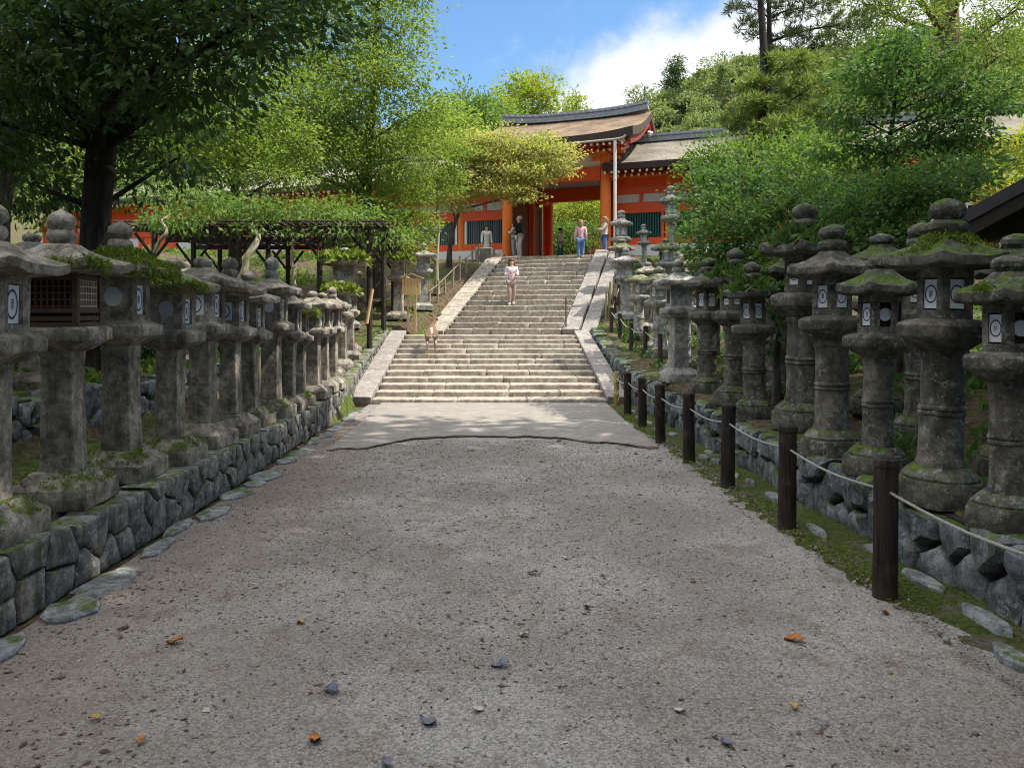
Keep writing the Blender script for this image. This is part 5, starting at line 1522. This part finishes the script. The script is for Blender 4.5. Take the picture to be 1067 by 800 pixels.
up = [(3.72, 17.0), (3.66, 18.4), (3.58, 19.8), (3.52, 21.2), (3.5, 22.6), (3.85, 24.2), (4.25, 25.8)]
ul = ['brown post at the low end of the climbing roped fence on the right bank', 'second brown post of the climbing roped fence', 'third brown post of the climbing roped fence', 'fourth brown post of the climbing roped fence, level with the deer', 'fifth brown post of the climbing roped fence at the landing', 'sixth brown post of the climbing roped fence beside the upper flight', 'topmost brown post of the climbing roped fence']
uz = [float(bank_z(x, y)) for x, y in up]
for (x, y), z, l in zip(up, uz, ul): bollard(x, y, z - .03, .72, .11, l, 'brown roped posts climbing the right bank', M_POSTB)
rope([(x, y, z + .58) for (x, y), z in zip(up, uz)], 'pale rope running up the climbing fence on the right bank', .010, .06)

mb = MB(); c = P0 + AP * 1.98 + AX * .1; z = 1.385
mb.tube([(c.x, c.y, z + .15), (c.x, c.y, z + 1.15)], .022, 10); mb.lathe([(.05, 0), (.05, .02), (.03, .03)], 12, (c.x, c.y, z + .3))
tag(mb.build('iron_rod', M_IRON), 'thin rusty iron rod standing at the foot of the upper right kerb', 'rod')
for k, (off, s0, h, lab) in enumerate([(3.05, 1.2, .9, 'lower bamboo stake beside the outer right kerb'), (3.05, 2.3, .95, 'middle bamboo stake beside the outer right kerb'), (3.05, 3.4, .9, 'upper bamboo stake beside the outer right kerb')]):
    c = P0 + AP * off + AX * s0; z = float(bank_z(c.x, c.y))
    mb = MB(); mb.tube([(c.x, c.y, z - .1), (c.x + .02, c.y, z + h)], .03, 10)
    tag(mb.build('bamboo_stake', M_BAM), lab, 'stake', 'bamboo stakes by the right kerb')
# leaning pole and stake fence left of the stairs
a = P(382, 337, 19.6); b = P(388, 301, 19.6)
mb = MB(); mb.tube([a, b], .045, 10); tag(mb.build('leaning_pole', M_WOODP), 'pale wooden pole leaning beside the end of the left lantern row', 'pole')
mb = MB(); a = P(393, 262, 20); b = P(377, 258, 20)
M_STAKE = plain('weathered_stake', (.24, .2, .14), .85, .3, 9)
fence = empty('stake_fence', (P0 - AP * 2.75 + AX * 1.0), 0, 'low fence of weathered wooden stakes up the left side of the upper flight', 'fence')
prev = None; first = None
for i in range(8):
    c = P0 - AP * 2.75 + AX * (1.0 + .85 * i); z = float(bank_z(c.x, c.y)); l = c - fence.location
    mb = MB(); mb.tube([(0, 0, -.15), (random.uniform(-.07, .07), 0, .7 + random.uniform(-.15, .2))], .04, 9)
    s_ = mb.build('stake', M_STAKE, fence); s_.location = (l.x, l.y, z - fence.location.z)
    top = Vector((l.x, l.y, z - fence.location.z + .6))
    if prev is not None:
        mb = MB(); mb.tube([prev, top], .016, 8); mb.build('rail', M_STAKE, fence)
    prev = top

# notice board
nb = empty('notice_board', (-2.45, 23.3, float(bank_z(-2.45, 23.3)) - .05), R(-6), 'small roofed wooden notice board on two legs left of the upper stairs', 'notice board')
for s_ in (-1, 1):
    mb = MB(); mb.bb(s_ * .11 - .03, s_ * .11 + .03, -.02, .03, -.1, 1.25); mb.build('leg', M_WOODP, nb)
mb = MB(); mb.bb(-.28, .28, -.055, -.022, 1.02, 1.52); mb.build('board', plain('notice_wood', (.62, .42, .19), .65, .12, 5), nb)
mb = MB()
for s_ in (-1, 1): mb.bar((s_ * .36, -.02, 1.52), (0, -.02, 1.66), .2, .03)
mb.build('roof', M_WOODP, nb)
M_INKR = plain('faded_ink', (.3, .13, .06), .8, .1)
for i in range(5):                               # faded brush writing, one column each
    mb = MB(); x = .2 - i * .1; n_ = random.randint(4, 6)
    mb.box((x, -.0565, 1.46 - n_ * .02), (.006, .003, n_ * .042))
    for j in range(n_):
        mb.box((x + random.uniform(-.004, .004), -.0567, 1.455 - j * .042), (.036, .0032, .008)); mb.box((x, -.0567, 1.44 - j * .042), (.024, .0032, .007))
    mb.build('inscription', M_INKR, nb)

# wisteria trellis with its vines
tl = empty('wisteria_trellis', (-6.2, 22.2, 1.7), 0, 'low dark wooden trellis roof under hanging green leaves on the left', 'trellis')
TZ = 2.42
for i, x in enumerate((-2.6, -.4, 1.7, 3.0)):
    for j, y in enumerate((-2.2, .4, 2.6)):
        wx, wy = tl.location.x + x, tl.location.y + y
        mb = MB(); mb.tube([(x, y, float(bank_z(wx, wy)) - 1.8), (x, y, TZ)], .075, 9); mb.tube([(x, y, TZ - .7), (x + .5, y, TZ - .05)], .04, 7); mb.tube([(x, y, TZ - .7), (x - .5, y, TZ - .05)], .04, 7)
        mb.build('post', M_POST, tl)
for y in (-2.2, .4, 2.6):
    mb = MB(); mb.bar((-3.4, y, TZ + .06), (3.5, y, TZ + .06), .12, .13); mb.build('beam', M_POST, tl)
for k in range(34):
    x = -3.3 + 6.7 * k / 33
    mb = MB(); mb.tube([(x, -2.7, TZ + .16 + random.uniform(-.02, .02)), (x + random.uniform(-.1, .1), 3.0, TZ + .16)], .035, 6); mb.build('pole', M_POSTB, tl)
for k in range(10):
    y = -2.55 + 5.4 * k / 9
    mb = MB(); mb.tube([(-3.5, y, TZ + .22), (3.5, y, TZ + .22)], .025, 6); mb.build('cross_pole', M_POSTB, tl)

def vine(label, pts, rad, clumps, n=80):
    base = Vector(pts[0]); root = empty('wisteria_vine', base, 0, label, 'vine')
    mb = MB(); P_ = []
    Q = [Vector(p) for p in pts]; Q = [Q[0] * 2 - Q[1]] + Q + [Q[-1] * 2 - Q[-2]]
    for i in range(1, len(Q) - 2):
        for k in range(7):
            t = k / 7; a, b, c, d = Q[i - 1:i + 3]
            p = .5 * ((2 * b) + (c - a) * t + (2 * a - 5 * b + 4 * c - d) * t * t + (3 * b - a - 3 * c + d) * t ** 3)
            P_.append(p - base + noise.noise_vector(p * 2.5) * .09)
    mb.tube(P_, [rad * (1 - .5 * i / len(P_)) for i in range(len(P_))], 9, 0, .3); mb.build('trunk', B_PALE, root, 60)
    out, tw = spray(clumps, .14, n, 15, .2, .4, .45, .5, hang=.35)
    link('foliage', leaf_mesh('foliage', [v - np.array(base) for v in out], L_MID), root)
vx = lambda px, py, d: P(px, py, d)
vine('twisting pale wisteria stem climbing to the trellis behind the onion-topped lantern', [vx(248, 296, 19), vx(262, 262, 19), vx(268, 246, 19.3), vx(262, 232, 19.8)], .10,
     [cl(250, 218, 20, 1.4, 1.2, .35), cl(290, 222, 20.5, 1.3, 1.2, .35), cl(215, 222, 20, 1.2, 1.1, .4), cl(330, 225, 21, 1.3, 1.2, .35), cl(185, 228, 19.8, .9, 1, .4), cl(264, 234, 19.3, .55, .35, .22)], 60)
vine('straight green-grey wisteria stem under the right half of the trellis', [vx(307, 300, 20), vx(305, 262, 20), vx(306, 244, 20.3)], .06,
     [cl(350, 222, 20.5, 1.1, 1.1, .35), cl(385, 232, 20.3, 1.0, 1.0, .4), cl(405, 245, 20.6, .6, .8, .35), cl(360, 240, 20, .8, .8, .3), cl(318, 218, 22, 1.4, 1.2, .35), cl(306, 243, 19.7, .4, .3, .15)], 60)
vine('dark tangled wisteria stems left of the trellis in front of the red wall', [vx(160, 262, 17), vx(172, 240, 17), vx(166, 232, 17.3), vx(176, 224, 17.8)], .045,
     [cl(175, 205, 18, .9, .9, .4), cl(205, 208, 18.4, .9, .9, .35), cl(150, 190, 18, .8, .9, .4), cl(178, 226, 17.4, .5, .35, .25), cl(160, 228, 17.4, .4, .3, .2)], 60)

# ---- litter on the gravel
def leaf_bits(name, n, y0, y1, size, mats, spread=None):
    ys = y0 + (y1 - y0) * RNG.random(n) ** 1.25; xs = RNG.uniform(-2.55, 2.3, n)
    if spread is not None:
        k = RNG.random(n) < spread(xs, ys); xs, ys = xs[k], ys[k]
    n = len(xs); z = np.array([path_z(a, b) for a, b in zip(xs, ys)]) + .004
    a = RNG.uniform(0, 6.28, n); ax = np.stack([np.cos(a), np.sin(a), RNG.normal(size=n) * .05], -1)
    L = size * RNG.lognormal(0, .45, n)
    V = leafset6(np.stack([xs, ys, z], -1), ax, np.array([0, 0, 1.]) + RNG.normal(size=(n, 3)) * .12, L, L * RNG.uniform(.15, .5, n), fold=.08)
    return tag(link(name, leaf_mesh(name, [V], mats)), kind='stuff')
M_BIT = leafmat('dry_leaf_crumbs', (.03, .024, .022), (.07, .048, .036), (.17, .11, .07), .05, .8)
M_BITP = leafmat('pale_leaf_crumbs', (.3, .27, .23), (.4, .36, .32), (.5, .45, .36), .05, .8)
dens = lambda x, y: np.clip(.35 + .4 * (-x / 2.5) + .45 * vn(x * 2, y * 2, 1.3), .05, 1)
leaf_bits('leaf_litter', 21000, -1.8, 13, .02, M_BIT, dens)
leaf_bits('leaf_litter', 850, -1.8, 12, .042, M_BIT, dens)
leaf_bits('leaf_litter', 420, -1.8, 12, .022, M_BITP)
def pebbles(n):
    ys = -1.8 + 13 * RNG.random(n) ** 1.5; xs = np.where(RNG.random(n) < .9, RNG.uniform(-2.5, 2.4, n), 2.4 + np.abs(RNG.normal(size=n)) * .09)
    r_ = .0033 * RNG.lognormal(0, .45, n) * (1 + .12 * np.maximum(ys, 2))
    z = np.array([path_z(a, b) for a, b in zip(xs, ys)]) + np.where(xs > 2.4, .02, 0)
    o = np.array([(1, 0, 0), (0, 1, 0), (-1, 0, 0), (0, -1, 0), (0, 0, .75), (0, 0, -.6)], float)
    V = np.stack([xs, ys, z], -1)[:, None, :] + o[None] * r_[:, None, None] * RNG.uniform(.6, 1.4, (n, 6, 1))
    f = np.array([(0, 1, 4), (1, 2, 4), (2, 3, 4), (3, 0, 4), (1, 0, 5), (2, 1, 5), (3, 2, 5), (0, 3, 5)])
    Fa = (np.arange(n)[:, None, None] * 6 + f[None]).reshape(-1, 3)
    t = NT('pebble'); rn = t.geo.outputs['Random Per Island']
    col = t.mix(rn, (.11, .105, .10), (.43, .41, .385)); col = t.mix(t.step(rn, .7, .72), col, (.2, .14, .1)); t.done(col, .9, .2)
    return tag(link('gravel_pebbles', np_mesh('gravel_pebbles', V.reshape(-1, 3), Fa, t.m)), kind='stuff')
pebbles(42000)
M_LORANGE = plain('fallen_leaf_orange', (.36, .13, .03), .75, .5, 40); M_LBLUE = plain('fallen_leaf_grey', (.10, .105, .14), .5, .5, 40, .5); M_LDK = plain('fallen_leaf_dark', (.04, .032, .035), .6, .3, 30)
M_LYEL = plain('fallen_leaf_yellow', (.38, .25, .06), .75, .5, 40); M_LPALE = plain('fallen_leaf_pale', (.42, .39, .36), .7, .2, 30)
def fallen(px, py, size, mat, label):
    d = CAMH * F / (py - HOR); x = (px - CXP) * d / F
    n = 9; sd = random.uniform(0, 50); V = []; a0 = random.uniform(0, 6.28)
    top = []
    for i in range(n + 1):
        t = i / n; w = size * random.uniform(.24, .34) * math.sin(math.pi * min(1, t * .96 + .02)) ** .8
        for s_ in (-1, 0, 1):
            q = Vector(((t - .5) * size, s_ * w, size * (.16 * abs(s_) * noise.noise(Vector((t * 3, s_, sd))) + .10 * abs(s_) + .12 * math.sin(4 * t + sd))))
            top.append(q)
    mb = MB(); mb.add(top + [p - Vector((0, 0, .002)) for p in top], [])
    N = len(top); Fs = []
    for i in range(n):
        for k in range(2):
            a = i * 3 + k; Fs.append((a, a + 3, a + 4, a + 1)); Fs.append((N + a, N + a + 1, N + a + 4, N + a + 3))
    for i in range(n):
        for k, fl in ((0, 0), (2, 1)):
            a = i * 3 + k; q = (a, N + a, N + a + 3, a + 3); Fs.append(tuple(reversed(q)) if fl else q)
    mb.f = [list(f) for f in Fs]; mb.m = [0] * len(Fs)
    o = mb.build('fallen_leaf', mat, None, 60, (x, d, path_z(x, d) + .014), a0)
    return tag(o, label, 'leaf', 'fallen leaves on the gravel')
for a in [(328, 771, .085, M_LORANGE, 'large orange fallen leaf near the bottom edge, left of centre'), (182, 671, .09, M_LORANGE, 'orange fallen leaf on the left part of the gravel'), (828, 667, .11, M_LORANGE, 'orange brown leaf on the right part of the gravel near the second post'),
          (827, 738, .06, M_LYEL, 'small yellow leaf low on the right side of the gravel'), (446, 753, .10, M_LBLUE, 'bluish grey leaf below the middle of the gravel'), (521, 694, .09, M_LBLUE, 'bluish leaf in the middle foreground of the gravel'),
          (345, 721, .10, M_LBLUE, 'grey-blue leaf left of the middle foreground'), (402, 797, .07, M_LBLUE, 'blue-grey leaf cut by the bottom edge'), (757, 776, .07, M_LBLUE, 'blue-grey leaf near the bottom edge right of centre'),
          (313, 649, .07, M_LYEL, 'small ochre leaf above the large orange one'), (98, 752, .06, M_LYEL, 'yellow leaf in the lower left corner'), (922, 640, .07, M_LORANGE, 'rusty leaf near the foot of the nearest post'),
          (148, 775, .05, M_LORANGE, 'brown-orange leaf at the lower left bottom edge'), (545, 663, .07, M_LPALE, 'pale dry leaf in the centre of the gravel'), (498, 740, .06, M_LPALE, 'pale leaf right of the bluish grey one'), (708, 742, .06, M_LPALE, 'pale curled leaf on the right foreground gravel'), (612, 634, .06, M_LDK, 'dark leaf in the middle distance of the gravel'), (555, 598, .07, M_LDK, 'dark leaf beyond the centre of the gravel')]:
    fallen(*a)
# moss cushions and crumbs where the gravel runs out into the verge
n = 12000; ys = -1.5 + 17 * RNG.random(n) ** 1.4; xs = np.array([verge_x(q) for q in ys]) + np.abs(RNG.normal(size=n)) * .22
k = (xs < 2.95) & (vn(xs * 3, ys * 1.2, 2.1) + RNG.normal(size=n) * .4 > -.1); xs, ys = xs[k], ys[k]; n = len(xs)
ax = RNG.normal(size=(n, 3)) * .8 + np.array([0, 0, .8]); L = .02 * RNG.uniform(.5, 1.5, n)
V = leafset(np.stack([xs, ys, np.full(n, .02) + .012 * RNG.random(n)], -1), ax, rdir(n), L, L * .6, fold=.1)
tag(link('moss_tufts', leaf_mesh('moss_tufts', [V], M_TUFT)), kind='stuff')
# ================================================================== people and the deer
def skinned(name, V, E, root, mats, subs=2):
    """V: {key: (x,y,z,r)}; one continuous surface grown round the joints"""
    keys = list(V); me = bpy.data.meshes.new(name)
    me.from_pydata([V[k][:3] for k in keys], [(keys.index(a), keys.index(b)) for a, b in E], [])
    ob = bpy.data.objects.new(name, me); COL.objects.link(ob)
    ob.modifiers.new('skin', 'SKIN'); sd = me.skin_vertices[0].data
    for i, k in enumerate(keys):
        r = V[k][3]; sd[i].radius = (r, r) if not isinstance(r, tuple) else r; sd[i].use_root = (k == root)
    sm = ob.modifiers.new('sub', 'SUBSURF'); sm.levels = subs; sm.render_levels = subs
    dg = bpy.context.evaluated_depsgraph_get(); dg.update()
    out = bpy.data.meshes.new_from_object(ob.evaluated_get(dg))
    bpy.data.objects.remove(ob); bpy.data.meshes.remove(me)
    out.name = name; out.materials.clear()
    for m in (mats if isinstance(mats, list) else [mats]): out.materials.append(m)
    out.polygons.foreach_set('use_smooth', [True] * len(out.polygons)); out.update()
    return out

def fabric(name, c, v=.3): return plain(name, c, .9, v, 16, .15, 0, .5)
M_SKIN = plain('skin', (.52, .32, .23), .6, .05, 10)
M_HAIRD = plain('dark_hair', (.03, .018, .014), .5, .2, 20); M_HAIRB = plain('fair_hair', (.35, .2, .13), .5, .2, 20); M_HAIRG = plain('grey_hair', (.35, .34, .33), .6, .2, 20)

def person(label, loc, rz, H, top, bottom, hair, pose=None, skirt=None, hairlen=.0, sleeves='long', shoes=None, pack=None, bag=None, male=False):
    """faces -Y at rz=0; joints in fractions of height"""
    root = empty('person', loc, R(rz), label, 'person')
    sh = .115 if male else .1; J = {
        'pelvis': (0, 0, .525, .075), 'waist': (0, 0, .60, .066 if male else .058), 'chest': (0, -.005, .72, .082), 'collar': (0, 0, .80, .05), 'neck': (0, -.005, .845, .03), 'jaw': (0, -.018, .885, .042), 'head': (0, -.008, .93, .058), 'crown': (0, 0, .965, .045),
        'shL': (-sh, 0, .795, .036), 'elL': (-sh - .03, .01, .63, .025), 'wrL': (-sh - .04, -.03, .49, .017), 'haL': (-sh - .04, -.04, .455, .02),
        'shR': (sh, 0, .795, .036), 'elR': (sh + .03, .01, .63, .025), 'wrR': (sh + .04, -.03, .49, .017), 'haR': (sh + .04, -.04, .455, .02),
        'hiL': (-.05, 0, .49, .056), 'knL': (-.055, -.01, .28, .037), 'anL': (-.055, .01, .045, .024), 'toL': (-.06, -.085, .02, .02),
        'hiR': (.05, 0, .49, .056), 'knR': (.055, -.01, .28, .037), 'anR': (.055, .01, .045, .024), 'toR': (.06, -.085, .02, .02)}
    for k, v in (pose or {}).items(): J[k] = (*v, J[k][3])
    E = [('pelvis', 'waist'), ('waist', 'chest'), ('chest', 'collar'), ('collar', 'neck'), ('neck', 'jaw'), ('jaw', 'head'), ('head', 'crown')]
    for s_ in 'LR': E += [('collar', 'sh' + s_), ('sh' + s_, 'el' + s_), ('el' + s_, 'wr' + s_), ('wr' + s_, 'ha' + s_), ('pelvis', 'hi' + s_), ('hi' + s_, 'kn' + s_), ('kn' + s_, 'an' + s_), ('an' + s_, 'to' + s_)]
    sc = lambda d, ks, add, mul=1: {k: (d[k][0] * H, d[k][1] * H, d[k][2] * H, (d[k][3] * mul + add) * H) for k in ks}
    body = skinned('body', sc(J, J, 0), E, 'pelvis', M_SKIN)
    # fingers and nose join the body mesh
    bm_ = MB()
    for s_ in (-1, 1):
        ha = Vector(J['haL' if s_ < 0 else 'haR'][:3]) * H; wr = Vector(J['wrL' if s_ < 0 else 'wrR'][:3]) * H
        d = (ha - wr).normalized(); sd_ = d.cross(Vector((0, 1, 0)) if abs(d.y) < .8 else Vector((0, 0, 1))).normalized()
        for i, (o_, L) in enumerate(((-.02, .06), (-.007, .075), (.007, .07), (.02, .055))):
            p = ha + sd_ * o_ * H * .7; q = p + d * L * .55 * H * .6; r_ = q + (d * .6 + Vector((0, -.5, 0))).normalized() * L * .5 * H * .6
            bm_.tube([p, q, r_], [.0085, .008, .006], 6)
        bm_.tube([ha - d * .01, ha + sd_ * .035 * s_ + d * .01, ha + sd_ * .045 * s_ + d * .035], [.010, .009, .007], 6)
    hd = Vector(J['head'][:3]) * H
    bm_.tube([hd + Vector((0, -.055 * H, .004 * H)), hd + Vector((0, -.072 * H, -.014 * H)), hd + Vector((0, -.06 * H, -.02 * H))], [.006 * H, .01 * H, .008 * H], 6)
    b0 = len(body.vertices); bmv = [v.co[:] for v in body.vertices] + bm_.v; bmf = [list(p.vertices) for p in body.polygons] + [[b0 + i for i in f] for f in bm_.f]
    me = bpy.data.meshes.new('body'); me.from_pydata(bmv, [], bmf); me.materials.append(M_SKIN); me.polygons.foreach_set('use_smooth', [True] * len(me.polygons)); me.update()
    bpy.data.meshes.remove(body); link('body', me, root)
    # clothes
    ks = ['pelvis', 'waist', 'chest', 'collar'] + [a + s_ for s_ in 'LR' for a in (['sh', 'el', 'wr'] if sleeves == 'long' else ['sh', 'el'])]
    T = sc(J, ks, .012); 
    if sleeves == 'long':
        for s_ in 'LR': T['wr' + s_] = (*T['wr' + s_][:3], T['wr' + s_][3] * .9)
    T['pelvis'] = (T['pelvis'][0], T['pelvis'][1], T['pelvis'][2] - .01 * H, T['pelvis'][3])
    link('jacket' if sleeves == 'long' else 'shirt', skinned('top', T, [e for e in E if e[0] in ks and e[1] in ks], 'pelvis', top), root)
    if skirt:
        mb = MB(); z1, z0 = .60 * H, skirt * H; n = 26; rings = []
        for t in np.linspace(0, 1, 7):
            r = (.075 + .05 * t) * H
            rings.append([(r * (1 + .05 * t * math.cos(7 * a)) * math.cos(a), r * .8 * (1 + .05 * t * math.cos(7 * a)) * math.sin(a), z1 + (z0 - z1) * t) for a in np.linspace(0, 2 * math.pi, n, endpoint=False)])
        mb.loft([list(reversed(r)) for r in rings]); mb.build('skirt', bottom, root, 60)
    else:
        ks = ['pelvis', 'hiL', 'knL', 'anL', 'hiR', 'knR', 'anR']; T = sc(J, ks, .010)
        link('trousers', skinned('trousers', T, [e for e in E if e[0] in ks and e[1] in ks], 'pelvis', bottom), root)
    for s_ in 'LR':
        a, t = Vector(J['an' + s_][:3]) * H, Vector(J['to' + s_][:3]) * H
        mb = MB(); mb.tube([a + (a - t) * .35 + Vector((0, 0, -.025 * H)), a + Vector((0, 0, -.018 * H)), t, t + (t - a) * .15], [.022 * H, .032 * H, .027 * H, .015 * H], 10)
        mb.build('shoe', shoes or fabric('shoe', (.5, .5, .48)), root, 60)
    mb = MB(); hp = hd + Vector((0, .014 * H, .012 * H))
    mb.lathe([(0, -.03 * H), (.05 * H, -.025 * H), (.066 * H, .0), (.062 * H, .03 * H), (.04 * H, .053 * H), (0, .06 * H)], 16, hp)
    if hairlen:
        mb.tube([hp + Vector((0, .035 * H, 0)), hp + Vector((0, .045 * H, -.05 * H)), hp + Vector((0, .04 * H, -.05 * H - hairlen * H))], [.052 * H, .055 * H, .03 * H], 10)
        for s_ in (-1, 1): mb.tube([hp + Vector((s_ * .05 * H, .01 * H, 0)), hp + Vector((s_ * .058 * H, -.005 * H, -.06 * H)), hp + Vector((s_ * .05 * H, -.015 * H, -.05 * H - hairlen * .8 * H))], [.022 * H, .024 * H, .012 * H], 8)
    mb.build('hair', hair, root, 60)
    mb = MB()
    for s_ in (-1, 1): mb.lathe([(0, -.006), (.008, 0), (0, .006)], 8, hd + Vector((s_ * .022 * H, -.054 * H, .008 * H)))
    mb.build('eyes', M_HAIRD, root)
    if pack:
        mb = MB(); c_ = Vector((0, .105 * H, .71 * H)); mb.lathe([(0, -.12 * H), (.07 * H, -.115 * H), (.085 * H, -.05 * H), (.08 * H, .06 * H), (.05 * H, .1 * H), (0, .105 * H)], 14, c_, 0, .6)
        for s_ in (-1, 1): mb.tube([c_ + Vector((s_ * .06 * H, -.03 * H, -.06 * H)), Vector((s_ * .075 * H, -.09 * H, .72 * H)), Vector((s_ * .07 * H, -.03 * H, .835 * H)), c_ + Vector((s_ * .05 * H, -.02 * H, .08 * H))], .011 * H, 6)
        tag(mb.build('backpack', pack, None, 60, loc, R(rz)), 'backpack worn by the ' + label, 'backpack')
    if bag:
        mb = MB(); mb.box((.15 * H, .0, .47 * H), (.05 * H, .13 * H, .12 * H)); mb.tube([(.15 * H, 0, .52 * H), (.1 * H, 0, .7 * H), (-.02 * H, -.02 * H, .83 * H)], .006 * H, 6)
        tag(mb.build('shoulder_bag', bag, None, 60, loc, R(rz)), 'bag carried by the ' + label, 'bag')
    return root

x = (533 - CXP) * 26.0 / F
person('person in a white and lilac top and pale trousers coming down the upper steps', (x, 26.1, stair_z(x, 26.1)), 6, 1.60, fabric('lilac_print', (.62, .52, .60), .3), fabric('taupe', (.34, .25, .22)), plain('auburn_hair', (.1, .03, .025), .5, .2, 20),
       {'elL': (-.13, -.03, .64), 'wrL': (-.08, -.14, .66), 'haL': (-.05, -.16, .68), 'elR': (.13, -.03, .64), 'wrR': (.08, -.14, .67), 'haR': (.05, -.16, .69), 'knL': (-.05, -.05, .29), 'anL': (-.05, .0, .05), 'toL': (-.05, -.09, .025), 'anR': (.045, .06, .07), 'knR': (.05, .0, .29), 'toR': (.05, -.03, .04)}, hairlen=.10)
x = (605 - CXP) * 30.3 / F
person('person in pink top and blue jeans seen from behind near the stair top', (x, 30.25, stair_z(x, 30.3)), 176, 1.56, fabric('pink_top', (.70, .40, .46)), fabric('blue_jeans', (.11, .2, .42)), M_HAIRB,
       {'knL': (-.055, -.06, .30), 'anL': (-.055, -.03, .10), 'toL': (-.06, -.11, .09)}, hairlen=.07, shoes=fabric('tan_shoe', (.55, .42, .33)))
GP = lambda px, d: ((px - CXP) * d / F, d)
x, y = GP(541, 33.2)
person('person in a black jacket and pale trousers standing between the left gate columns', (x, y, 4.6), -70, 1.78, fabric('black_jacket', (.015, .015, .02)), fabric('pale_trousers', (.55, .48, .43)), M_HAIRG, {'elR': (.12, -.04, .63), 'wrR': (.08, -.13, .6), 'haR': (.06, -.16, .6)}, male=True)
x, y = GP(535.5, 33.6)
person('person in light top and pale jeans partly hidden by the left front gate column', (x, y, 4.6), -100, 1.6, fabric('cream_top', (.5, .48, .4)), fabric('washed_jeans', (.34, .4, .47)), M_HAIRD, {'elR': (.1, -.08, .66), 'wrR': (.06, -.15, .72), 'haR': (.05, -.17, .74)}, hairlen=.05)
x, y = GP(507, 33.2)
person('person in long white dress in front of the lattice window left of the gate', (x, y, 4.45), 10, 1.55, fabric('white_dress', (.78, .74, .68)), fabric('white_skirt', (.7, .66, .56)), M_HAIRD, None, skirt=.14, hairlen=.06)
x, y = GP(584, 35.6)
person('person in a white top and long teal skirt inside the gate', (x, y, 4.6), 80, 1.58, fabric('white_top', (.68, .7, .72)), fabric('teal_skirt', (.03, .16, .17)), M_HAIRD, {'elL': (-.12, -.06, .64), 'wrL': (-.1, -.17, .6), 'haL': (-.1, -.21, .6)}, skirt=.12)
x, y = GP(630, 31.4)
person('fair-haired person in light top and blue jeans facing left beside the right gate column', (x, y, 4.45), -85, 1.66, fabric('light_top', (.55, .52, .46)), fabric('jeans_blue', (.1, .18, .4)), M_HAIRB, {'elR': (.11, -.07, .66), 'wrR': (.08, -.16, .68), 'haR': (.07, -.2, .69), 'elL': (-.11, -.07, .66), 'wrL': (-.08, -.17, .68), 'haL': (-.07, -.21, .69)}, hairlen=.06)
x, y = GP(728, 29.2)
person('person in dark blue clothes beyond the tall white lantern, half hidden by leaves', (x, y, float(bank_z(x, y))), 200, 1.6, fabric('navy_top', (.015, .02, .05)), fabric('grey_trousers', (.3, .32, .38)), M_HAIRD)

def deer_mat():
    t = NT('deer_fur'); tc_ = t.n.new('ShaderNodeTexCoord'); sx = t.n.new('ShaderNodeSeparateXYZ'); t.t.links.new(tc_.outputs['Object'], sx.inputs[0])
    n = t.noise(14, 4); col = t.mix(n, (.12, .075, .048), (.22, .145, .095))
    belly = t.step(sx.outputs[2], .52, .44); col = t.mix(t.math('MULTIPLY', belly, .5), col, (.42, .32, .24))
    rump = t.math('MULTIPLY', t.step(t.math('ADD', sx.outputs[1], t.math('MULTIPLY', t.math('SUBTRACT', n, .5), .08)), -.36, -.40), t.math('MULTIPLY', t.step(sx.outputs[2], .42, .5), t.step(sx.outputs[2], .78, .72)))
    col = t.mix(rump, col, (.82, .78, .7)); return t.done(col, .9, .1)
DV = {'rump': (0, -.34, .62, .115), 'loin': (0, -.14, .64, .125), 'belly': (0, .06, .61, .13), 'chest': (0, .28, .62, .13), 'nb': (.01, .40, .72, .085), 'nm': (.05, .48, .86, .055), 'hd': (.09, .54, .98, .058), 'sn': (.13, .66, .94, .036), 'ns': (.15, .72, .925, .025)}
DE = [('rump', 'loin'), ('loin', 'belly'), ('belly', 'chest'), ('chest', 'nb'), ('nb', 'nm'), ('nm', 'hd'), ('hd', 'sn'), ('sn', 'ns')]
for n_, s_ in (('L', -1), ('R', 1)):
    DV.update({'th' + n_: (s_ * .085, -.32, .50, .075), 'kn' + n_: (s_ * .095, -.22, .40, .045), 'ho' + n_: (s_ * .09, -.40, .27, .022), 'sk' + n_: (s_ * .09, -.37, .12, .017), 'hf' + n_: (s_ * .09, -.35, .015, .021),
               'so' + n_: (s_ * .075, .27, .50, .055), 'el' + n_: (s_ * .08, .25, .40, .034), 'wr' + n_: (s_ * .08, .29, .25, .022), 'sf' + n_: (s_ * .08, .28, .17, .017), 'ff' + n_: (s_ * .08, .30, .13, .021)})
    DE += [('rump', 'th' + n_), ('th' + n_, 'kn' + n_), ('kn' + n_, 'ho' + n_), ('ho' + n_, 'sk' + n_), ('sk' + n_, 'hf' + n_), ('chest', 'so' + n_), ('so' + n_, 'el' + n_), ('el' + n_, 'wr' + n_), ('wr' + n_, 'sf' + n_), ('sf' + n_, 'ff' + n_)]
dx, dy = (449 - CXP) * 20.4 / F, 20.55
dr = empty('deer', (dx, dy, stair_z(dx, dy - .33)), R(5), 'brown deer with a white rump climbing the lower steps, seen from behind', 'deer'); dr.scale = (1.2, 1.0, .97)
MD = deer_mat()
link('body', skinned('body', DV, DE, 'belly', MD), dr)
for s_ in (-1, 1):
    mb = MB(); b = Vector(DV['hd'][:3]) + Vector((s_ * .045, -.02, .04)); mb.tube([b, b + Vector((s_ * .06, -.02, .06)), b + Vector((s_ * .1, -.02, .12))], [.018, .034, .004], 8); mb.build('ear', MD, dr, 60)
mb = MB(); mb.tube([(0, -.43, .70), (0, -.485, .63), (0, -.49, .54)], [.03, .035, .012], 8); mb.build('tail', plain('white_fur', (.8, .77, .72), .9, .1), dr, 60)
